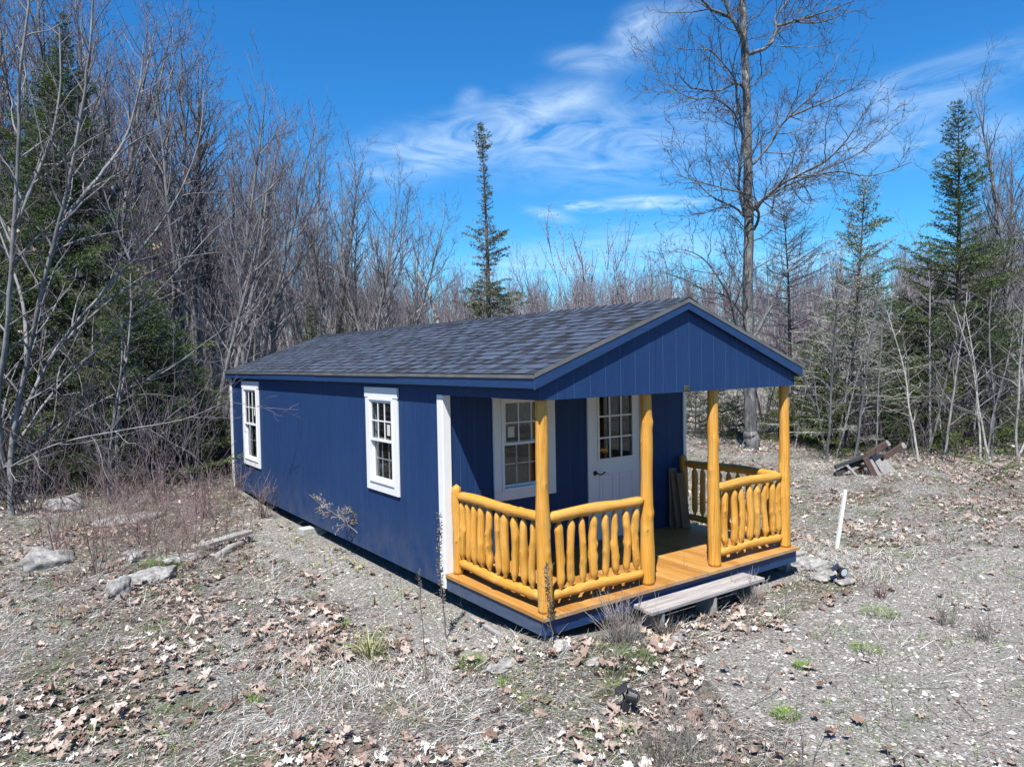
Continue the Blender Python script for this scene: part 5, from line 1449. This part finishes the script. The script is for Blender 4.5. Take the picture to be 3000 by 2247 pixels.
    for q in range(11):
        az = rg.random() * 6.28; w = walk((0, 0, 0), (math.cos(az) * .20, math.sin(az) * .20, 1), H * rg.uniform(.72, 1.0), 12, rg, .03, .04); tb.add(w, np.linspace(.028, .006, 13), 4)
        for e in range(7):
            j = rg.integers(6, 12); c = walk(w[j], perp(unit(w[j + 1] - w[j]), rg, .35), rg.uniform(.5, 1.3), 5, rg, .06, .07); tb.add(c, np.linspace(.010, .005, 6)); buds += list(c[1:])
        buds += list(w[7:])
    obj('stems', tb.mesh('stems', M['twig_far']), o)
    bp = np.repeat(np.array(buds), 3, 0) + rg.normal(0, .05, (len(buds) * 3, 3)); V, Q = clumps(bp, np.tile([[0, 0, 1.0]], (len(bp), 1)), rg, (.04, .07), (.02, .035), .5)
    obj('buds', mesh_np('buds', V, Q, None, False, M['twig_red']), o)
    # birches and saplings on the right
    for i, (u, d, vt, lab, ln) in enumerate(((2143, 17.5, 640, 'white stemmed birch leaning left in the right thicket', .1), (2200, 18, 600, 'pale birch trunk near the right frame edge', .03), (2118, 18.5, 660, 'thin white birch left of the leaning one', .05), (1890, 18.5, 720, 'bare sapling directly behind the broken table', .06), (1985, 18, 650, 'thin grey sapling between table and birches', .08), (2040, 17.8, 610, 'crooked bare sapling before the low fir seedling', .1), (1530, 24, 720, 'thin sapling between the two right porch posts', .05), (2010, 19.5, 560, 'tall thin sapling with drooping twigs in the right thicket', .08))):
        o = plant('sapling', 0 if 'birch' in lab else 1 + i % 2, column(u, d), H_at(u, vt, d), 'birch_tree' if 'birch' in lab else 'sapling', lab, 'birches and saplings right of the porch', ln, 1.35)
    # the crowded wood: trees nothing tells apart share one label per stand
    n = 0; tries = 0
    spots = []
    while n < 170 and tries < 9000:
        tries += 1
        u = rng.uniform(-160, 2380); d = rng.uniform(17, 62) if rng.random() < .75 else rng.uniform(16, 30)
        if 640 < u < 1010 and d < 30: continue
        if 880 < u < 1480 and d < 38: continue
        if 1480 <= u < 1760 and d < 27: continue
        if u >= 1760 and d < 20: continue
        if u < 430 and d < 20.5: continue
        b = column(u, d)
        if any((b[0] - q[0]) ** 2 + (b[1] - q[1]) ** 2 < (1.3 if d < 30 else 3.0) for q in spots): continue
        spots.append(b); n += 1
        # skyline envelope of the photographed wood
        sky = np.interp(u, [-200, 60, 250, 350, 430, 480, 600, 640, 700, 800, 930, 1000, 1150, 1400, 1500, 1800, 1950, 2100, 2212, 2400], [-60, -20, 60, 130, 150, 220, 310, 380, 350, 400, 520, 620, 625, 620, 620, 640, 600, 430, 330, 250])
        Hm = H_at(u, sky + rng.uniform(-30 if u < 320 else 5, 150), d); H = float(np.clip(Hm, 3.0, 16.0))
        if u < 640: nm, lab, gr = 'bare_tree', 'thin bare tree in the crowded wood left of the cabin', 'crowded bare wood on the left'
        elif u < 1480: nm, lab, gr = 'bare_tree', 'thin bare tree in the low wood behind the roof', 'bare wood behind the roof'
        else: nm, lab, gr = 'bare_tree', 'thin bare tree in the thicket right of the porch', 'bare thicket on the right'
        k = 'forest' if rng.random() < .55 else ('fork' if rng.random() < .4 else 'clump')
        if H < 6: k = 'sapling' if rng.random() < .6 else 'clump'
        plant(k, int(rng.integers(0, len(protos[k]))), b, H, nm, lab, gr, .03, rng.uniform(.85, 1.15))
    # understorey saplings and bare shrubs at the edges
    for i in range(56):
        left = i < 26
        u = rng.uniform(-60, 500) if left else rng.uniform(1690, 2300); d = rng.uniform(13.6, 19) if left else rng.uniform(18.3, 24)
        if left and u > 330: d = rng.uniform(16, 21)
        b = column(u, d)
        if -1.0 < b[0] < 5 and b[1] < 11.4: continue
        plant('sapling', int(rng.integers(0, 3)) if not left else int(rng.integers(1, 3)), b, rng.uniform(2.2, 5.2), 'sapling', 'thin bare sapling in the dark thicket on the left' if left else 'thin bare sapling in the bright thicket on the right', 'saplings in the left thicket' if left else 'saplings in the right thicket', .12, 1.5)


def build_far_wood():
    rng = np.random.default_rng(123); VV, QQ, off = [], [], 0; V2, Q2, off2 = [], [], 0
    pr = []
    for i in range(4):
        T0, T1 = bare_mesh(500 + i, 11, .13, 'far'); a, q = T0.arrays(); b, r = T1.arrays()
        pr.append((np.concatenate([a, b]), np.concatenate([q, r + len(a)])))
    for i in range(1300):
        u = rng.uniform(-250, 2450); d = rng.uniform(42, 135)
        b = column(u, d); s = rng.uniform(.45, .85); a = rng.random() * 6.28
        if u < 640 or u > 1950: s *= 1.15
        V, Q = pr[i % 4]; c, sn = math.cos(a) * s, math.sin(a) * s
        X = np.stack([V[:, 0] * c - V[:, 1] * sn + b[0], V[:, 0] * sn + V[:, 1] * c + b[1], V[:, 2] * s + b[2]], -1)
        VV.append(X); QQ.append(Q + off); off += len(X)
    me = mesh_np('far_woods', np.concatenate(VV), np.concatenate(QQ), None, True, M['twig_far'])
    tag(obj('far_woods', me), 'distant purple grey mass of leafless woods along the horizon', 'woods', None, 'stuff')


def build_brush():
    """dense leafless underbrush at the foot of the woods, and red brush round the rocks"""
    rng = np.random.default_rng(321)
    def field(name, spots, H, rr, mat, label, up=.03, wob=.12, twig=6):
        tb = Tubes()
        for (x, y) in spots:
            z = g1(x, y); h = rng.uniform(*H)
            w = walk((x, y, z - .03), (rng.normal(0, .35), rng.normal(0, .35), 1), h, 6, rng, wob, up); r = rr * rng.uniform(.6, 1.3)
            tb.add(w, np.linspace(r, r * .4, 7))
            for e in range(twig):
                j = rng.integers(1, 6); c = walk(w[j], perp(unit(w[j + 1] - w[j]), rng, rng.uniform(.4, 1.1)), h * rng.uniform(.15, .45), 4, rng, .15, up); tb.add(c, np.linspace(r * .55, r * .25, 5))
                if rng.random() < .6: tb.add(walk(c[2], perp(unit(c[3] - c[2]), rng, .7), h * .15, 3, rng, .15, up), np.linspace(r * .4, r * .2, 4))
        tag(obj(name, tb.mesh(name, M[mat])), label, 'underbrush', None, 'stuff')
    L = []
    while len(L) < 900:
        u = rng.uniform(-250, 520); d = rng.uniform(13.4, 24)
        if u > 300 and d < 15.5: continue
        b = column(u, d)
        if -.8 < b[0] < 5 and b[1] < 11.6: continue
        L.append(b[:2])
    field('underbrush', L, (.7, 4.0), .0055, 'twig', 'dark tangled leafless brush under the woods left of the cabin')
    R = []
    while len(R) < 640:
        u = rng.uniform(1480, 2450); d = rng.uniform(19.5, 32) if u < 1760 else rng.uniform(18.3, 30)
        if u < 1760: d += 4.0
        R.append(column(u, d)[:2])
    field('underbrush', R, (.5, 2.6), .008, 'twig', 'tangled grey brush under the firs right of the porch')
    B = []
    while len(B) < 420:
        u = rng.uniform(60, 560); v = rng.uniform(1075, 1240)
        p = ground(u, v); w = math.exp(-((u - 330) / 170) ** 2 - ((v - 1150) / 70) ** 2)
        if rng.random() < w and p[0] < -.25: B.append(p[:2])
    field('red_brush', B, (.25, 1.05), .0042, 'twig_red', 'reddish leafless brush growing over the rocks left of the cabin', .02, .14, 5)
    # red stems one can tell apart
    for i, (u, v, n, H, lab) in enumerate(((205, 1240, 9, 1.3, 'tall dark red stems standing left of the upright rock'), (315, 1175, 14, 1.15, 'upright red stems above the green tuft'), (440, 1120, 22, .9, 'pale red bush near the rear wall corner'), (565, 1120, 18, .7, 'low reddish bush touching the blue wall'), (120, 1200, 10, 1.0, 'arching grey red twigs over the large boulder'), (505, 1085, 24, .8, 'wispy pink grey bush in front of the rear corner board'))):
        bush('red_twig_shrub', u, v, n, H, .35, lab, 'twig_red', 40 + i, group='red twigged shrubs by the rocks', rr=.0045, fork=5, lean=.35)
    for i, (u, v, n, H, lab) in enumerate(((345, 1085, 18, 2.6, 'tall pale shrub with upswept twigs left of the rear corner'), (420, 1060, 16, 2.2, 'slanting bare shrub crowding the rear corner of the cabin'), (250, 1085, 16, 2.4, 'bare shrub in the shade behind the wide boulder'), (60, 1110, 14, 2.2, 'grey shrub under the beech trunk'))):
        bush('bare_shrub', u, v, n, H, .6, lab, 'twig', 60 + i, group='bare shrubs at the wood edge', rr=.009, fork=6, lean=.6)

# ================================================================ SKY, SUN, CAMERA
def build_world():
    sun = unit(np.array([-.455, -.395, 1.0])); el = math.asin(sun[2]); rot = math.atan2(sun[0], sun[1])
    w = bpy.data.worlds.new('World'); SC.world = w; w.use_nodes = True; nt = w.node_tree; N = NT(nt)
    bg = nt.nodes['Background']
    sky = N.n('ShaderNodeTexSky'); sky.sky_type = 'NISHITA'; sky.sun_disc = False; sky.sun_elevation = el; sky.sun_rotation = rot
    sky.air_density = 1.0; sky.dust_density = .25; sky.ozone_density = 2.2; sky.altitude = 200
    hs = N.n('ShaderNodeHueSaturation'); hs.inputs['Saturation'].default_value = SKY_SAT; hs.inputs['Value'].default_value = SKY_VAL; N.l(sky.outputs[0], hs.inputs['Color'])
    hs_out = N.n('ShaderNodeMix', data_type='RGBA', blend_type='MULTIPLY'); hs_out.inputs[0].default_value = 1; N.l(hs.outputs[0], hs_out.inputs[6]); hs_out.inputs[7].default_value = SKY_MUL
    # cirrus, laid out by compass bearing and height above the horizon
    tc = N.n('ShaderNodeTexCoord'); sp = N.n('ShaderNodeSeparateXYZ'); N.l(tc.outputs['Generated'], sp.inputs[0])
    az = N.math('ARCTAN2', sp.outputs[0], sp.outputs[1]); elv = N.math('ARCSINE', sp.outputs[2])
    cv = N.n('ShaderNodeCombineXYZ'); N.l(az, cv.inputs[0]); N.l(elv, cv.inputs[1])
    def ae(u, v):
        d = unit(ray(u, v)); return math.atan2(d[0], d[1]), math.asin(d[2])
    def cirrus(scale, rot, seed, lo, hi, det=8, dist=1.2, kx=3.2):
        mp = N.n('ShaderNodeMapping'); mp.inputs['Rotation'].default_value = (0, 0, rot); mp.inputs['Scale'].default_value = (scale, scale * kx, 1); mp.inputs['Location'].default_value = (seed, seed * .7, 0)
        N.l(cv.outputs[0], mp.inputs['Vector']); return N.mapr(N.noise(mp.outputs[0], 1.0, det, .62, dist), lo, hi)
    f1 = cirrus(9, -.18, 3.1, .34, .88); f2 = cirrus(20, -.12, 7.7, .35, .75, 6, .8, 3.5); f3 = cirrus(11, -.45, 1.4, .28, .95, 9, 1.4, 2.6)
    tot = None
    # u, v, half width, half height, tilt, strength, fibre
    for u, v, a, b, t, s, f in ((1120, 268, 230, 70, .25, .75, f1), (900, 330, 190, 70, .22, .75, f1), (1215, 225, 120, 34, .30, .65, f3), (1330, 320, 330, 95, .05, .65, f1), (1380, 65, 75, 50, .25, .85, f3), (1290, 132, 120, 30, -.1, .75, f3), (1010, 225, 30, 45, -.7, .4, f3),
                             (1415, 438, 120, 17, -.05, 1.0, f2), (1265, 447, 70, 13, -.1, .95, f2), (1190, 464, 70, 16, -.25, .6, f2), (1990, 190, 330, 48, .12, .6, f1), (1850, 330, 300, 60, .1, .5, f1), (2120, 310, 90, 35, .35, .6, f3), (1960, 250, 160, 20, .2, .4, f3),
                             (1350, 540, 330, 60, .03, .55, f1), (1150, 590, 300, 45, .0, .5, f1), (1720, 560, 160, 40, .05, .55, f2), (1660, 450, 120, 30, .1, .4, f2), (1600, 640, 400, 55, 0, .35, f2), (800, 560, 120, 60, .1, .5, f2), (700, 470, 90, 40, .1, .3, f2), (1480, 15, 80, 30, .2, .35, f3)):
        c = ae(u, v); sc = S / FPX
        mp = N.n('ShaderNodeMapping'); mp.vector_type = 'TEXTURE'
        mp.inputs['Location'].default_value = (c[0], c[1], 0); mp.inputs['Rotation'].default_value = (0, 0, t); mp.inputs['Scale'].default_value = (a * sc * 1.35, b * sc * 1.35, 1)
        N.l(cv.outputs[0], mp.inputs['Vector']); ln = N.n('ShaderNodeVectorMath', operation='LENGTH'); N.l(mp.outputs[0], ln.inputs[0])
        r = N.n('ShaderNodeMapRange', interpolation_type='SMOOTHERSTEP'); N.l(ln.outputs['Value'], r.inputs[0])
        for k, x in zip((1, 2, 3, 4), (1.0, 0.0, 0.0, s)): r.inputs[k].default_value = x
        e = N.math('MULTIPLY', r.outputs[0], f)
        tot = e if tot is None else N.math('SUBTRACT', N.math('ADD', tot, e), N.math('MULTIPLY', tot, e))
    col = N.mix(N.math('MINIMUM', tot, .92), hs_out.outputs[2], CLOUD)
    N.l(col, bg.inputs['Color']); bg.inputs['Strength'].default_value = SKY_STR
    L = bpy.data.lights.new('sun', 'SUN'); L.energy = SUN; L.angle = math.radians(.53); L.color = (1.0, .955, .90)
    o = put(bpy.data.objects.new('sun', L)); o.rotation_euler = Vector(-sun).to_track_quat('-Z', 'Y').to_euler()


def build_camera():
    c = bpy.data.cameras.new('camera'); o = put(bpy.data.objects.new('camera', c))
    R = Matrix(((CR[0], CU[0], -CF[0]), (CR[1], CU[1], -CF[1]), (CR[2], CU[2], -CF[2]))).to_4x4()
    R.translation = Vector(CAM); o.matrix_world = R
    c.sensor_fit = 'HORIZONTAL'; c.sensor_width = 36; c.lens = FPX / 3000 * 36; c.clip_start = .05; c.clip_end = 2000
    SC.camera = o


SKY_SAT, SKY_VAL, SKY_STR, SUN, CLOUD = 1.28, 1.1, .060, 5.0, (7.0, 8.6, 9.8, 1)
SKY_MUL = (.43, .97, 1.24, 1)

DENOISE = True
import time, os
_t = time.time()
def lap(s):
    global _t
    print('LAP', s, round(time.time() - _t, 1), flush=True); _t = time.time()


build_materials(); build_world(); build_camera()
build_ground(); lap('ground')
build_cabin(); lap('cabin')
build_props(); lap('props')
build_leaves(); build_straw(); build_gravel(); lap('litter')
build_trees(); lap('trees')
build_far_wood(); build_brush(); lap('brush')

vs = SC.view_settings; vs.view_transform = 'Standard'; vs.look = 'None'; vs.gamma = 1; vs.exposure = 1.15; vs.use_curve_mapping = False
SC.cycles.max_bounces = 6; SC.cycles.transparent_max_bounces = 8; SC.cycles.use_denoising = DENOISE
